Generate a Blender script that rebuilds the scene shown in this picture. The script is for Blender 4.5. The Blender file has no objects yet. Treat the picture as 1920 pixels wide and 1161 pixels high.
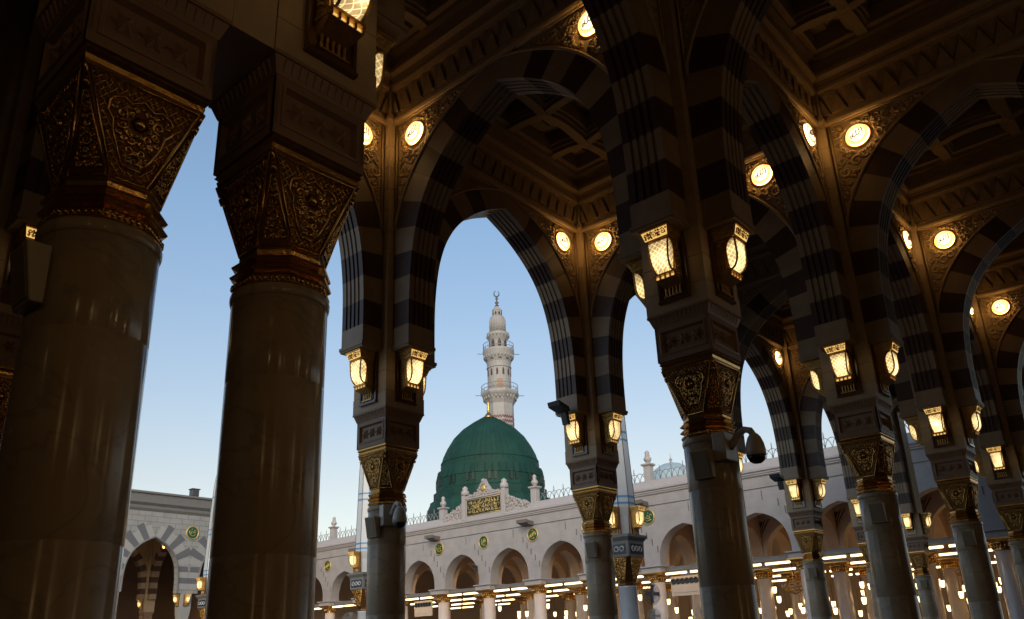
import bpy, bmesh, math, random
import numpy as np
from mathutils import Vector, Matrix
R = math.radians
scene = bpy.context.scene
COL = scene.collection

# ------------------------------------------------------------------ camera
CAMZ = 1.5
cam_d = bpy.data.cameras.new('camera'); cam = bpy.data.objects.new('camera', cam_d); COL.objects.link(cam)
scene.camera = cam
cam_d.sensor_width = 36.0; cam_d.sensor_fit = 'HORIZONTAL'
cam_d.lens = 36.0 * 1508.05 / 1920
cam_d.shift_y = (678.96 - 580.5) / 1920
cam_d.clip_start = 0.05; cam_d.clip_end = 2000
yaw, pit, rol = R(49.2), R(19.54), R(-2.27)
fw = Vector((math.sin(yaw) * math.cos(pit), math.cos(yaw) * math.cos(pit), math.sin(pit)))
rt0 = Vector((math.cos(yaw), -math.sin(yaw), 0)); up0 = rt0.cross(fw)
rt = rt0 * math.cos(rol) + up0 * math.sin(rol); up = up0 * math.cos(rol) - rt0 * math.sin(rol)
mw = Matrix((rt, up, -fw)).transposed().to_4x4(); mw.translation = (-8.7747, -4.4587, CAMZ)
cam.matrix_world = mw

# ------------------------------------------------------------------ sky, sun, exposure
SUN_EL, SUN_AZ = 25.0, 230.0           # low sun behind the camera (azimuth clockwise from +y)
world = bpy.data.worlds.new('World'); scene.world = world; world.use_nodes = True
wn = world.node_tree; wl = wn.links
bg = wn.nodes['Background']; bg.inputs[1].default_value = 0.15
sky = wn.nodes.new('ShaderNodeTexSky'); sky.sky_type = 'NISHITA'; sky.sun_disc = False
sky.sun_elevation = R(SUN_EL); sky.sun_rotation = R(SUN_AZ)
sky.air_density = 1.0; sky.dust_density = 4.0; sky.ozone_density = 1.0; sky.altitude = 600
# dusty pale-rose band low in the eastern sky, opposite the sun
tcw = wn.nodes.new('ShaderNodeTexCoord'); sxw = wn.nodes.new('ShaderNodeSeparateXYZ'); wl.new(tcw.outputs['Generated'], sxw.inputs[0])
dotw = wn.nodes.new('ShaderNodeVectorMath'); dotw.operation = 'DOT_PRODUCT'; dotw.inputs[1].default_value = (0.755, 0.656, 0.0); wl.new(tcw.outputs['Generated'], dotw.inputs[0])
mz = wn.nodes.new('ShaderNodeMapRange'); mz.inputs[1].default_value = 0.50; mz.inputs[2].default_value = 0.20; wl.new(sxw.outputs[2], mz.inputs[0])
ma = wn.nodes.new('ShaderNodeMapRange'); ma.inputs[1].default_value = 0.0; ma.inputs[2].default_value = 0.6; wl.new(dotw.outputs['Value'], ma.inputs[0])
mm = wn.nodes.new('ShaderNodeMath'); mm.operation = 'MULTIPLY'; wl.new(mz.outputs[0], mm.inputs[0]); wl.new(ma.outputs[0], mm.inputs[1])
tw = wn.nodes.new('ShaderNodeMixRGB'); tw.inputs[1].default_value = (1.0, 1.03, 0.97, 1); tw.inputs[2].default_value = (1.08, 0.85, 0.665, 1); wl.new(mm.outputs[0], tw.inputs[0])
wb = wn.nodes.new('ShaderNodeMixRGB'); wb.blend_type = 'MULTIPLY'; wb.inputs[0].default_value = 1.0
wl.new(tw.outputs[0], wb.inputs[2]); wl.new(sky.outputs[0], wb.inputs[1]); wl.new(wb.outputs[0], bg.inputs[0])
sun_d = bpy.data.lights.new('sun', 'SUN'); sun = bpy.data.objects.new('sun', sun_d); COL.objects.link(sun)
sun_d.energy = 0.02; sun_d.angle = R(25); sun_d.color = (1.0, 0.88, 0.80)
sd = Vector((math.sin(R(SUN_AZ)) * math.cos(R(SUN_EL)), math.cos(R(SUN_AZ)) * math.cos(R(SUN_EL)), math.sin(R(SUN_EL))))
sun.rotation_euler = sd.to_track_quat('Z', 'Y').to_euler(); sun.location = (0, 0, 60)
vs = scene.view_settings
vs.view_transform = 'Standard'; vs.look = 'None'; vs.gamma = 1.0; vs.exposure = 0.63; vs.use_curve_mapping = False
LAMP = 0.95                            # common factor on the lamps' own light

# ------------------------------------------------------------------ materials
def mat(name, base, rough=0.6, metal=0.0, noise=0.0, nscale=6.0, dark=None, bump=0.0, bscale=60.0, coat=0.0, spec=0.5, vein=None):
    m = bpy.data.materials.new(name); m.use_nodes = True
    nt = m.node_tree; b = nt.nodes['Principled BSDF']
    b.inputs['Base Color'].default_value = (*base, 1); b.inputs['Roughness'].default_value = rough
    b.inputs['Metallic'].default_value = metal; b.inputs['Specular IOR Level'].default_value = spec
    b.inputs['Coat Weight'].default_value = coat; b.inputs['Coat Roughness'].default_value = 0.06
    tc = nt.nodes.new('ShaderNodeTexCoord')
    if noise > 0:
        n = nt.nodes.new('ShaderNodeTexNoise'); n.inputs['Scale'].default_value = nscale; n.inputs['Detail'].default_value = 6
        n.inputs['Roughness'].default_value = 0.65
        nt.links.new(tc.outputs['Object'], n.inputs['Vector'])
        r = nt.nodes.new('ShaderNodeValToRGB'); r.color_ramp.elements[0].position = 0.3; r.color_ramp.elements[1].position = 0.72
        d = dark or tuple(c * (1 - noise) for c in base)
        r.color_ramp.elements[0].color = (*d, 1); r.color_ramp.elements[1].color = (*base, 1)
        nt.links.new(n.outputs[0], r.inputs[0])
        out = r.outputs[0]
        if vein:
            w = nt.nodes.new('ShaderNodeTexNoise'); w.inputs['Scale'].default_value = 1.7; w.inputs['Detail'].default_value = 8
            w.inputs['Distortion'].default_value = 1.2
            nt.links.new(tc.outputs['Object'], w.inputs['Vector'])
            rr = nt.nodes.new('ShaderNodeValToRGB')
            for e, (p, c) in zip(rr.color_ramp.elements, ((0.47, 0), (0.5, 1))): e.position = p; e.color = (c, c, c, 1)
            e = rr.color_ramp.elements.new(0.53); e.color = (0, 0, 0, 1)
            nt.links.new(w.outputs[0], rr.inputs[0])
            mx = nt.nodes.new('ShaderNodeMixRGB'); mx.inputs[2].default_value = (*vein, 1)
            ml = nt.nodes.new('ShaderNodeMath'); ml.operation = 'MULTIPLY'; ml.inputs[1].default_value = 0.55
            nt.links.new(rr.outputs[0], ml.inputs[0]); nt.links.new(ml.outputs[0], mx.inputs[0]); nt.links.new(out, mx.inputs[1]); out = mx.outputs[0]
        nt.links.new(out, b.inputs['Base Color'])
    if bump > 0:
        n2 = nt.nodes.new('ShaderNodeTexNoise'); n2.inputs['Scale'].default_value = bscale; n2.inputs['Detail'].default_value = 4
        nt.links.new(tc.outputs['Object'], n2.inputs['Vector'])
        bu = nt.nodes.new('ShaderNodeBump'); bu.inputs['Strength'].default_value = bump; bu.inputs['Distance'].default_value = 0.01
        nt.links.new(n2.outputs[0], bu.inputs['Height']); nt.links.new(bu.outputs[0], b.inputs['Normal'])
    return m

def brick_mat(name, base, mortar, bw, bh, axis='x', rough=0.7, moff=0.006, var=0.06):
    """stone blocks with fine joints, laid in the object's own coordinates"""
    m = mat(name, base, rough)
    nt = m.node_tree; b = nt.nodes['Principled BSDF']
    tc = nt.nodes.new('ShaderNodeTexCoord'); sx = nt.nodes.new('ShaderNodeSeparateXYZ'); cb = nt.nodes.new('ShaderNodeCombineXYZ')
    nt.links.new(tc.outputs['Object'], sx.inputs[0])
    nt.links.new(sx.outputs[0 if axis == 'x' else 1], cb.inputs[0]); nt.links.new(sx.outputs[2], cb.inputs[1])
    br = nt.nodes.new('ShaderNodeTexBrick'); br.inputs['Scale'].default_value = 1.0
    br.inputs['Brick Width'].default_value = bw; br.inputs['Row Height'].default_value = bh; br.inputs['Mortar Size'].default_value = moff
    br.inputs['Color1'].default_value = (*base, 1); br.inputs['Color2'].default_value = (*[c * (1 - var) for c in base], 1)
    br.inputs['Mortar'].default_value = (*mortar, 1)
    nt.links.new(cb.outputs[0], br.inputs['Vector'])
    n = nt.nodes.new('ShaderNodeTexNoise'); n.inputs['Scale'].default_value = 1.3; n.inputs['Detail'].default_value = 7
    nt.links.new(tc.outputs['Object'], n.inputs['Vector'])
    mp = nt.nodes.new('ShaderNodeMapRange'); mp.inputs[1].default_value = 0.3; mp.inputs[2].default_value = 0.7; mp.inputs[3].default_value = 0.86; mp.inputs[4].default_value = 1.04
    nt.links.new(n.outputs[0], mp.inputs[0])
    mx = nt.nodes.new('ShaderNodeMixRGB'); mx.blend_type = 'MULTIPLY'; mx.inputs[0].default_value = 1
    nt.links.new(br.outputs[0], mx.inputs[1]); nt.links.new(mp.outputs[0], mx.inputs[2]); nt.links.new(mx.outputs[0], b.inputs['Base Color'])
    return m

def emit(name, col, strength):
    m = bpy.data.materials.new(name); m.use_nodes = True
    nt = m.node_tree; b = nt.nodes['Principled BSDF']
    b.inputs['Base Color'].default_value = (*[0.6 * c for c in col], 1); b.inputs['Roughness'].default_value = 0.25
    b.inputs['Emission Color'].default_value = (*col, 1); b.inputs['Emission Strength'].default_value = strength
    return m

def glass_emit(name, col, strength):
    """cut lantern glass: lit from behind, brighter low in the middle, crossed by a fine diamond pattern"""
    m = emit(name, col, strength)
    nt = m.node_tree; b = nt.nodes['Principled BSDF']; L = nt.links
    tc = nt.nodes.new('ShaderNodeTexCoord'); sx = nt.nodes.new('ShaderNodeSeparateXYZ'); L.new(tc.outputs['Object'], sx.inputs[0])
    def math_(op, a, bb):
        k = nt.nodes.new('ShaderNodeMath'); k.operation = op
        for i, v in enumerate((a, bb)):
            if isinstance(v, (int, float)): k.inputs[i].default_value = v
            elif v is not None: L.new(v, k.inputs[i])
        return k.outputs[0]
    x, y, z = sx.outputs
    u = math_('ADD', x, y)
    d1 = math_('ABSOLUTE', math_('SINE', math_('MULTIPLY', math_('ADD', u, z), 44.0), None), None)
    d2 = math_('ABSOLUTE', math_('SINE', math_('MULTIPLY', math_('SUBTRACT', u, z), 44.0), None), None)
    ln = math_('MINIMUM', d1, d2)
    lat = nt.nodes.new('ShaderNodeMapRange'); lat.inputs[1].default_value = 0.05; lat.inputs[2].default_value = 0.3; lat.inputs[3].default_value = 1.9; lat.inputs[4].default_value = 0.6
    L.new(ln, lat.inputs[0])
    n = nt.nodes.new('ShaderNodeTexNoise'); n.inputs['Scale'].default_value = 4.5; L.new(tc.outputs['Object'], n.inputs['Vector'])
    nm = nt.nodes.new('ShaderNodeMapRange'); nm.inputs[1].default_value = 0.35; nm.inputs[2].default_value = 0.65; nm.inputs[3].default_value = 0.5; nm.inputs[4].default_value = 1.35
    L.new(n.outputs[0], nm.inputs[0])
    dx = math_('MULTIPLY', x, 4.5); dz = math_('MULTIPLY', math_('SUBTRACT', z, 0.45), 3.4)
    rr = math_('ADD', math_('MULTIPLY', dx, dx), math_('MULTIPLY', dz, dz))
    bulb = math_('ADD', math_('MULTIPLY', math_('POWER', 2.718, math_('MULTIPLY', rr, -2.2)), 1.1), 0.42)
    oi = nt.nodes.new('ShaderNodeObjectInfo'); av = nt.nodes.new('ShaderNodeVectorMath'); av.operation = 'ADD'
    sc_ = nt.nodes.new('ShaderNodeMath'); sc_.operation = 'MULTIPLY'; sc_.inputs[1].default_value = 17.0; L.new(oi.outputs['Random'], sc_.inputs[0])
    L.new(tc.outputs['Object'], av.inputs[0]); L.new(sc_.outputs[0], av.inputs[1]); L.new(av.outputs[0], n.inputs['Vector'])
    bulb = math_('MULTIPLY', bulb, math_('ADD', math_('MULTIPLY', oi.outputs['Random'], 0.5), 0.75))
    s = math_('MULTIPLY', math_('MULTIPLY', lat.outputs[0], nm.outputs[0]), math_('MULTIPLY', bulb, strength))
    L.new(s, b.inputs['Emission Strength'])
    return m

M = {}
M['marble'] = mat('polished_marble', (0.42, 0.315, 0.215), 0.17, noise=0.22, nscale=2.2, coat=0.0, vein=(0.22, 0.17, 0.12))
b_ = M['marble'].node_tree.nodes['Principled BSDF']; b_.inputs['Anisotropic'].default_value = 0.85; b_.inputs['Specular IOR Level'].default_value = 0.36
nt_ = M['marble'].node_tree; rn_ = nt_.nodes.new('ShaderNodeTexNoise'); rn_.inputs['Scale'].default_value = 3.5; rn_.inputs['Detail'].default_value = 6
rm_ = nt_.nodes.new('ShaderNodeMapRange'); rm_.inputs[1].default_value = 0.35; rm_.inputs[2].default_value = 0.65; rm_.inputs[3].default_value = 0.14; rm_.inputs[4].default_value = 0.30
rt_ = nt_.nodes.new('ShaderNodeTexCoord'); nt_.links.new(rt_.outputs['Object'], rn_.inputs['Vector']); nt_.links.new(rn_.outputs[0], rm_.inputs[0]); nt_.links.new(rm_.outputs[0], b_.inputs['Roughness'])
t_ = M['marble'].node_tree.nodes.new('ShaderNodeTangent'); t_.direction_type = 'RADIAL'; t_.axis = 'Z'; b_.inputs['Anisotropic Rotation'].default_value = 0.25; M['marble'].node_tree.links.new(t_.outputs[0], b_.inputs['Tangent'])
M['stone'] = mat('cream_stone', (0.46, 0.325, 0.20), 0.55, noise=0.16, nscale=5.0, bump=0.12, bscale=90)
M['carved'] = mat('carved_stone', (0.44, 0.30, 0.17), 0.6, noise=0.22, nscale=9.0, bump=0.15, bscale=70)
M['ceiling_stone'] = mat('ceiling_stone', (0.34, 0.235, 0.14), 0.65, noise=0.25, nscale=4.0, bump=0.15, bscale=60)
M['red'] = mat('dark_red_stone', (0.085, 0.035, 0.022), 0.5, noise=0.4, nscale=2.3, bump=0.1, bscale=90)
M['pale'] = mat('pale_stone', (0.37, 0.25, 0.155), 0.5, noise=0.34, nscale=2.1, bump=0.1, bscale=90)
M['brownstone'] = mat('brown_carved_stone', (0.29, 0.17, 0.105), 0.5, noise=0.2, nscale=8.0, bump=0.15, bscale=70)
M['gold'] = mat('gilded_metal', (0.74, 0.42, 0.13), 0.25, metal=1.0, noise=0.35, nscale=14.0, bump=0.25, bscale=40)
M['gold_soft'] = mat('satin_gilding', (0.80, 0.50, 0.17), 0.46, metal=0.85, noise=0.35, nscale=14.0, bump=0.2, bscale=40)
M['golddark'] = mat('dark_bronze', (0.23, 0.10, 0.032), 0.36, metal=1.0, noise=0.4, nscale=12.0, bump=0.3, bscale=50)
M['wood'] = mat('varnished_bronze_wood', (0.14, 0.055, 0.02), 0.25, noise=0.3, nscale=8.0, coat=0.6)
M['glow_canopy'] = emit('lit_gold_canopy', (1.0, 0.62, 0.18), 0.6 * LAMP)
M['glass'] = glass_emit('lantern_glass', (1.0, 0.70, 0.30), 1.05 * LAMP)
M['disc'] = emit('medallion_glass', (1.0, 0.66, 0.22), 2.6 * LAMP)
M['disc_glow_edge'] = emit('medallion_glow_edge', (1.0, 0.58, 0.17), 9.5 * LAMP)  # boosted edge glow, added to light the carving around the disc
M['script'] = mat('amber_script', (0.32, 0.17, 0.04), 0.4)
M['pendant'] = emit('fill_lamp_globe', (1.0, 0.64, 0.28), 7.0 * LAMP)
M['tube'] = emit('tube_light', (1.0, 0.68, 0.33), 3.0 * LAMP)
M['bulb'] = emit('lamp_bulb', (1.0, 0.66, 0.30), 3.2 * LAMP)
M['beige'] = mat('beige_plastic', (0.40, 0.32, 0.22), 0.45, noise=0.06)
M['grille'] = mat('speaker_grille', (0.26, 0.20, 0.13), 0.6, noise=0.2, nscale=160)
M['white_plastic'] = mat('white_plastic', (0.50, 0.45, 0.39), 0.35, noise=0.05)
M['black'] = mat('black_plastic', (0.018, 0.018, 0.02), 0.25)
M['charcoal'] = mat('charcoal_metal', (0.05, 0.052, 0.06), 0.4, noise=0.2)
M['facade'] = brick_mat('facade_stone', (0.33, 0.305, 0.315), (0.26, 0.24, 0.25), 1.6, 0.62, 'y', var=0.03)
M['facade_trim'] = mat('facade_trim_stone', (0.37, 0.34, 0.35), 0.6, noise=0.12, nscale=3.0, bump=0.1, bscale=50)
M['facade_dark'] = mat('dark_facade_stone', (0.13, 0.11, 0.11), 0.7, noise=0.1)  # even dark stone for the spouts and the wall dashes
M['hall_stone'] = mat('hall_stone', (0.60, 0.46, 0.36), 0.6, noise=0.12, nscale=2.5)
M['hall_arch'] = mat('hall_arch_stone', (0.58, 0.40, 0.28), 0.6, noise=0.12, nscale=2.5)
M['hall_red'] = mat('painted_red_ornament', (0.10, 0.035, 0.03), 0.6, noise=0.3, nscale=15)
M['hall_shaft'] = mat('pink_marble', (0.56, 0.47, 0.44), 0.25, noise=0.1, nscale=2.0, coat=0.4)
M['green_dome'] = mat('green_painted_lead', (0.011, 0.054, 0.045), 0.65, spec=0.2, noise=0.4, nscale=0.55, bump=0.1, bscale=6)
M['green_dark'] = mat('dark_green_panel', (0.005, 0.018, 0.016), 0.6)  # even dark green for the inscription plate and the drum windows
M['green_disc'] = mat('green_enamel', (0.012, 0.075, 0.025), 0.3, noise=0.15)
M['gold_letter'] = mat('gold_lettering', (0.60, 0.42, 0.15), 0.4, metal=0.6)
M['minaret'] = mat('minaret_stone', (0.31, 0.305, 0.32), 0.6, noise=0.15, nscale=1.2, bump=0.1, bscale=12)
M['minaret_shadow'] = mat('minaret_opening', (0.06, 0.035, 0.03), 0.7)
M['minaret_red'] = mat('minaret_red_stone', (0.16, 0.05, 0.055), 0.6, noise=0.15)
M['door'] = mat('wooden_door', (0.30, 0.15, 0.07), 0.5, noise=0.2)
M['umbrella'] = mat('white_umbrella_panel', (0.44, 0.47, 0.52), 0.4, noise=0.05, nscale=1.0)
M['blue'] = mat('blue_band', (0.06, 0.22, 0.46), 0.45)
M['umbrella_shaft'] = mat('grey_blue_marble', (0.38, 0.41, 0.46), 0.25, noise=0.1, nscale=2.0, coat=0.4)
M['grey_stone'] = brick_mat('grey_block_stone', (0.26, 0.26, 0.27), (0.17, 0.17, 0.175), 1.0, 0.42, 'x', moff=0.03)
M['grey_trim'] = mat('grey_trim_stone', (0.14, 0.137, 0.14), 0.6, noise=0.12, nscale=3)
M['grey_dark'] = mat('grey_voussoir_stone', (0.11, 0.11, 0.125), 0.6, noise=0.12, nscale=3)
M['grey_light'] = mat('light_voussoir_stone', (0.29, 0.288, 0.295), 0.6, noise=0.1, nscale=3)
M['iron'] = mat('wrought_iron', (0.20, 0.21, 0.24), 0.5)
M['small_dome'] = mat('pale_blue_lead', (0.30, 0.40, 0.48), 0.5, noise=0.15, nscale=1.5)
M['fan'] = mat('fan_grey', (0.17, 0.17, 0.18), 0.5)
M['ground'] = mat('courtyard_marble', (0.20, 0.18, 0.165), 0.35, noise=0.1, nscale=0.6)
M['carpet'] = mat('red_carpet', (0.06, 0.018, 0.016), 0.9, noise=0.3, nscale=2.0)
M['roofing'] = mat('roof_concrete', (0.22, 0.18, 0.14), 0.8, noise=0.15)

# ------------------------------------------------------------------ mesh builder
class MB:
    def __init__(s): s.v = []; s.f = []; s.mi = []; s.sm = []
    def add(s, vs, fs, mi=0, smooth=False):
        o = len(s.v); s.v.extend([tuple(map(float, p)) for p in vs])
        for f in fs: s.f.append([i + o for i in f]); s.mi.append(mi); s.sm.append(smooth)
        return s
    def box(s, x0, x1, y0, y1, z0, z1, mi=0):
        v = [(x0, y0, z0), (x1, y0, z0), (x1, y1, z0), (x0, y1, z0), (x0, y0, z1), (x1, y0, z1), (x1, y1, z1), (x0, y1, z1)]
        return s.add(v, [(0, 3, 2, 1), (4, 5, 6, 7), (0, 1, 5, 4), (1, 2, 6, 5), (2, 3, 7, 6), (3, 0, 4, 7)], mi)
    def frus(s, w0, w1, z0, z1, cx=0, cy=0, mi=0):        # square frustum, half widths
        v = [(cx + a * w, cy + b * w, z) for w, z in ((w0, z0), (w1, z1)) for a, b in ((-1, -1), (1, -1), (1, 1), (-1, 1))]
        return s.add(v, [(0, 3, 2, 1), (4, 5, 6, 7), (0, 1, 5, 4), (1, 2, 6, 5), (2, 3, 7, 6), (3, 0, 4, 7)], mi)
    def lathe(s, prof, n=32, cx=0, cy=0, mi=0, smooth=True, rot=0.0, caps=True):
        o = []
        for r, z in prof:
            for k in range(n):
                a = rot + 2 * math.pi * k / n; o.append((cx + r * math.cos(a), cy + r * math.sin(a), z))
        fs = []
        for i in range(len(prof) - 1):
            for k in range(n): fs.append((i * n + k, i * n + (k + 1) % n, (i + 1) * n + (k + 1) % n, (i + 1) * n + k))
        s.add(o, fs, mi, smooth)
        if caps:
            b = len(s.v) - len(o)
            s.f.append([b + k for k in range(n)][::-1]); s.mi.append(mi); s.sm.append(False)
            s.f.append([b + (len(prof) - 1) * n + k for k in range(n)]); s.mi.append(mi); s.sm.append(False)
        return s
    def tube(s, pts, r, n=6, mi=0, closed=False, smooth=True, taper=None):
        pts = [Vector(p) for p in pts]; m = len(pts)
        if m < 2: return s
        rings = []; prev = None
        for i, p in enumerate(pts):
            if closed: t = pts[(i + 1) % m] - pts[i - 1]
            else: t = pts[min(i + 1, m - 1)] - pts[max(i - 1, 0)]
            if t.length < 1e-9: t = Vector((0, 0, 1))
            t.normalize()
            a = prev if prev is not None else (Vector((0, 0, 1)) if abs(t.z) < 0.9 else Vector((1, 0, 0)))
            a = a - t * a.dot(t)
            if a.length < 1e-6: a = t.orthogonal()
            a.normalize(); prev = a; b = t.cross(a)
            rr = r if taper is None else r * taper[i]
            rings.append([p + a * (rr * math.cos(2 * math.pi * k / n)) + b * (rr * math.sin(2 * math.pi * k / n)) for k in range(n)])
        v = [q for ring in rings for q in ring]; fs = []
        for i in range(m if closed else m - 1):
            j = (i + 1) % m
            for k in range(n): fs.append((i * n + k, i * n + (k + 1) % n, j * n + (k + 1) % n, j * n + k))
        if not closed: fs += [tuple(range(n))[::-1], tuple((m - 1) * n + k for k in range(n))]
        return s.add(v, fs, mi, smooth)
    def prism(s, poly, axis, a, b, mi=0):
        """extrude a 2-D polygon: axis 'y' -> (x,z) polygon from y=a to b, 'x' -> (y,z), 'z' -> (x,y)"""
        n = len(poly)
        def P(p, t): return {'y': (p[0], t, p[1]), 'x': (t, p[0], p[1]), 'z': (p[0], p[1], t)}[axis]
        v = [P(p, a) for p in poly] + [P(p, b) for p in poly]
        fs = [tuple(range(n)), tuple(range(2 * n - 1, n - 1, -1))] + [(i, n + i, n + (i + 1) % n, (i + 1) % n) for i in range(n)]
        return s.add(v, fs, mi)
    def mesh(s, name, mats, bevel=0):
        me = bpy.data.meshes.new(name); me.from_pydata(s.v, [], s.f)
        for m in mats if isinstance(mats, (list, tuple)) else [mats]: me.materials.append(m)
        me.polygons.foreach_set('material_index', s.mi); me.polygons.foreach_set('use_smooth', s.sm)
        me.update()
        bm = bmesh.new(); bm.from_mesh(me); bmesh.ops.recalc_face_normals(bm, faces=bm.faces); bm.to_mesh(me); bm.free()
        return me
    def obj(s, name, mats, parent=None, bevel=0.0, seg=2):
        o = bpy.data.objects.new(name, s.mesh(name, mats)); COL.objects.link(o)
        if parent is not None: o.parent = parent
        if bevel:
            b = o.modifiers.new('bevel', 'BEVEL'); b.width = bevel; b.segments = seg; b.limit_method = 'ANGLE'; b.angle_limit = R(40)
        return o

def tag(o, label=None, cat=None, group=None, kind=None):
    if label: o['label'] = label
    if cat: o['category'] = cat
    if group: o['group'] = group
    if kind or cat: o['kind'] = kind or 'thing'
    return o
def thing(name, loc=(0, 0, 0), rz=0.0, label=None, cat=None, group=None):
    o = bpy.data.objects.new(name, None); COL.objects.link(o); o.location = loc; o.rotation_euler = (0, 0, rz); o.empty_display_size = 0.2
    return tag(o, label, cat, group)
def dup(root, loc, rz=0.0, label=None, group=None):
    def rec(o, par):
        c = o.copy(); COL.objects.link(c); c.parent = par
        for ch in list(o.children): rec(ch, c)
        return c
    r = rec(root, None); r.location = loc; r.rotation_euler = (0, 0, rz)
    return tag(r, label, None, group)
class Kind:
    """first call builds the thing, later calls copy it"""
    def __init__(s, fn): s.fn = fn; s.first = None
    def __call__(s, loc, rz, label, cat, group):
        if s.first is None:
            s.first = s.fn(); s.first.location = loc; s.first.rotation_euler = (0, 0, rz)
            return tag(s.first, label, cat, group)
        return dup(s.first, loc, rz, label, group)

# ------------------------------------------------------------------ 2-D carving patterns
def inside(poly, p):
    x, y = p; c = False; n = len(poly)
    for i in range(n):
        x0, y0 = poly[i]; x1, y1 = poly[i - 1]
        if (y0 > y) != (y1 > y) and x < (x1 - x0) * (y - y0) / (y1 - y0) + x0: c = not c
    return c
def edge_dist(poly, p):
    best = 9e9; px, py = p; n = len(poly)
    for i in range(n):
        x0, y0 = poly[i - 1]; x1, y1 = poly[i]; dx, dy = x1 - x0, y1 - y0; L = dx * dx + dy * dy
        t = 0 if L == 0 else max(0, min(1, ((px - x0) * dx + (py - y0) * dy) / L))
        best = min(best, math.hypot(px - x0 - t * dx, py - y0 - t * dy))
    return best
def spiral(cx, cy, r, a0, turns, hand, tail=True, n=18):
    pts = []
    for i in range(n + 1):
        t = i / n; rr = r * (1 - 0.82 * t); a = a0 + hand * turns * 2 * math.pi * t
        pts.append((cx + rr * math.cos(a), cy + rr * math.sin(a)))
    return pts
def scroll_fill(poly, rmax, rmin, seed, avoid=(), count=400):
    """packs leafy scrolls of falling size into an outline; returns polylines and round bosses"""
    rnd = random.Random(seed); xs = [p[0] for p in poly]; ys = [p[1] for p in poly]; circ = list(avoid); lines = []; boss = []
    for _ in range(count):
        p = (rnd.uniform(min(xs), max(xs)), rnd.uniform(min(ys), max(ys)))
        if not inside(poly, p): continue
        d = edge_dist(poly, p)
        for (cx, cy, r) in circ: d = min(d, math.hypot(p[0] - cx, p[1] - cy) - r)
        r = min(rmax, d) * 0.96
        if r < rmin: continue
        circ.append((p[0], p[1], r)); a0 = rnd.uniform(0, 6.28); h = rnd.choice((-1, 1))
        lines.append(spiral(p[0], p[1], r, a0, 1.35, h)); boss.append((p[0], p[1], r * 0.2))
        # two leaf strokes hugging the scroll
        for da in (1.2, 3.3):
            a = a0 + h * da
            lines.append([(p[0] + r * 0.98 * math.cos(a + q), p[1] + r * 0.98 * math.sin(a + q)) for q in (0, 0.25, 0.5)] +
                         [(p[0] + r * 0.5 * math.cos(a + 0.75), p[1] + r * 0.5 * math.sin(a + 0.75))])
    return lines, boss
def emboss(mb, lines, boss, place, r, mi=0, n=5):
    """turns 2-D carving into raised tubes and bosses on a surface; place(u, v) gives a 3-D point"""
    for ln in lines:
        k = len(ln); mb.tube([place(*p) for p in ln], r, n, mi, taper=[0.55 + 0.6 * math.sin(math.pi * min(1, 0.15 + i / max(1, k - 1))) for i in range(k)])
    for (x, y, rr) in boss:
        c = Vector(place(x, y)); e1 = (Vector(place(x + rr, y)) - c); e2 = (Vector(place(x, y + rr)) - c); nn = e1.cross(e2)
        if nn.length < 1e-9: continue
        nn = nn.normalized() * rr * 0.7; ring = [c + e1 * math.cos(a) + e2 * math.sin(a) for a in (0, 1.047, 2.094, 3.142, 4.189, 5.236)]
        mb.add(ring + [c + nn, c - nn], [(i, (i + 1) % 6, 6) for i in range(6)] + [((i + 1) % 6, i, 7) for i in range(6)], mi, True)

# ------------------------------------------------------------------ ground
floor = MB().box(-400, 400, -400, 400, -0.3, 0).obj('ground', M['ground']); tag(floor, kind='structure')
MB().box(-30, 35.4, -31, 6.6, 0, 0.01).obj('floor', M['carpet'])['kind'] = 'structure'

# ------------------------------------------------------------------ arcade columns
H0 = CAMZ + 2.289            # top of the shaft collar
HP = H0 + 0.990              # bottom of the impost block
HT = H0 + 1.452              # its top
HS = H0 + 1.604              # top of the fluted cornice
WP, WS, WA = 0.378, 0.4384, 0.29
ZSP, ZTOP = 6.46, 12.2       # arch springing, wall top
OCT = math.pi / 8

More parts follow.
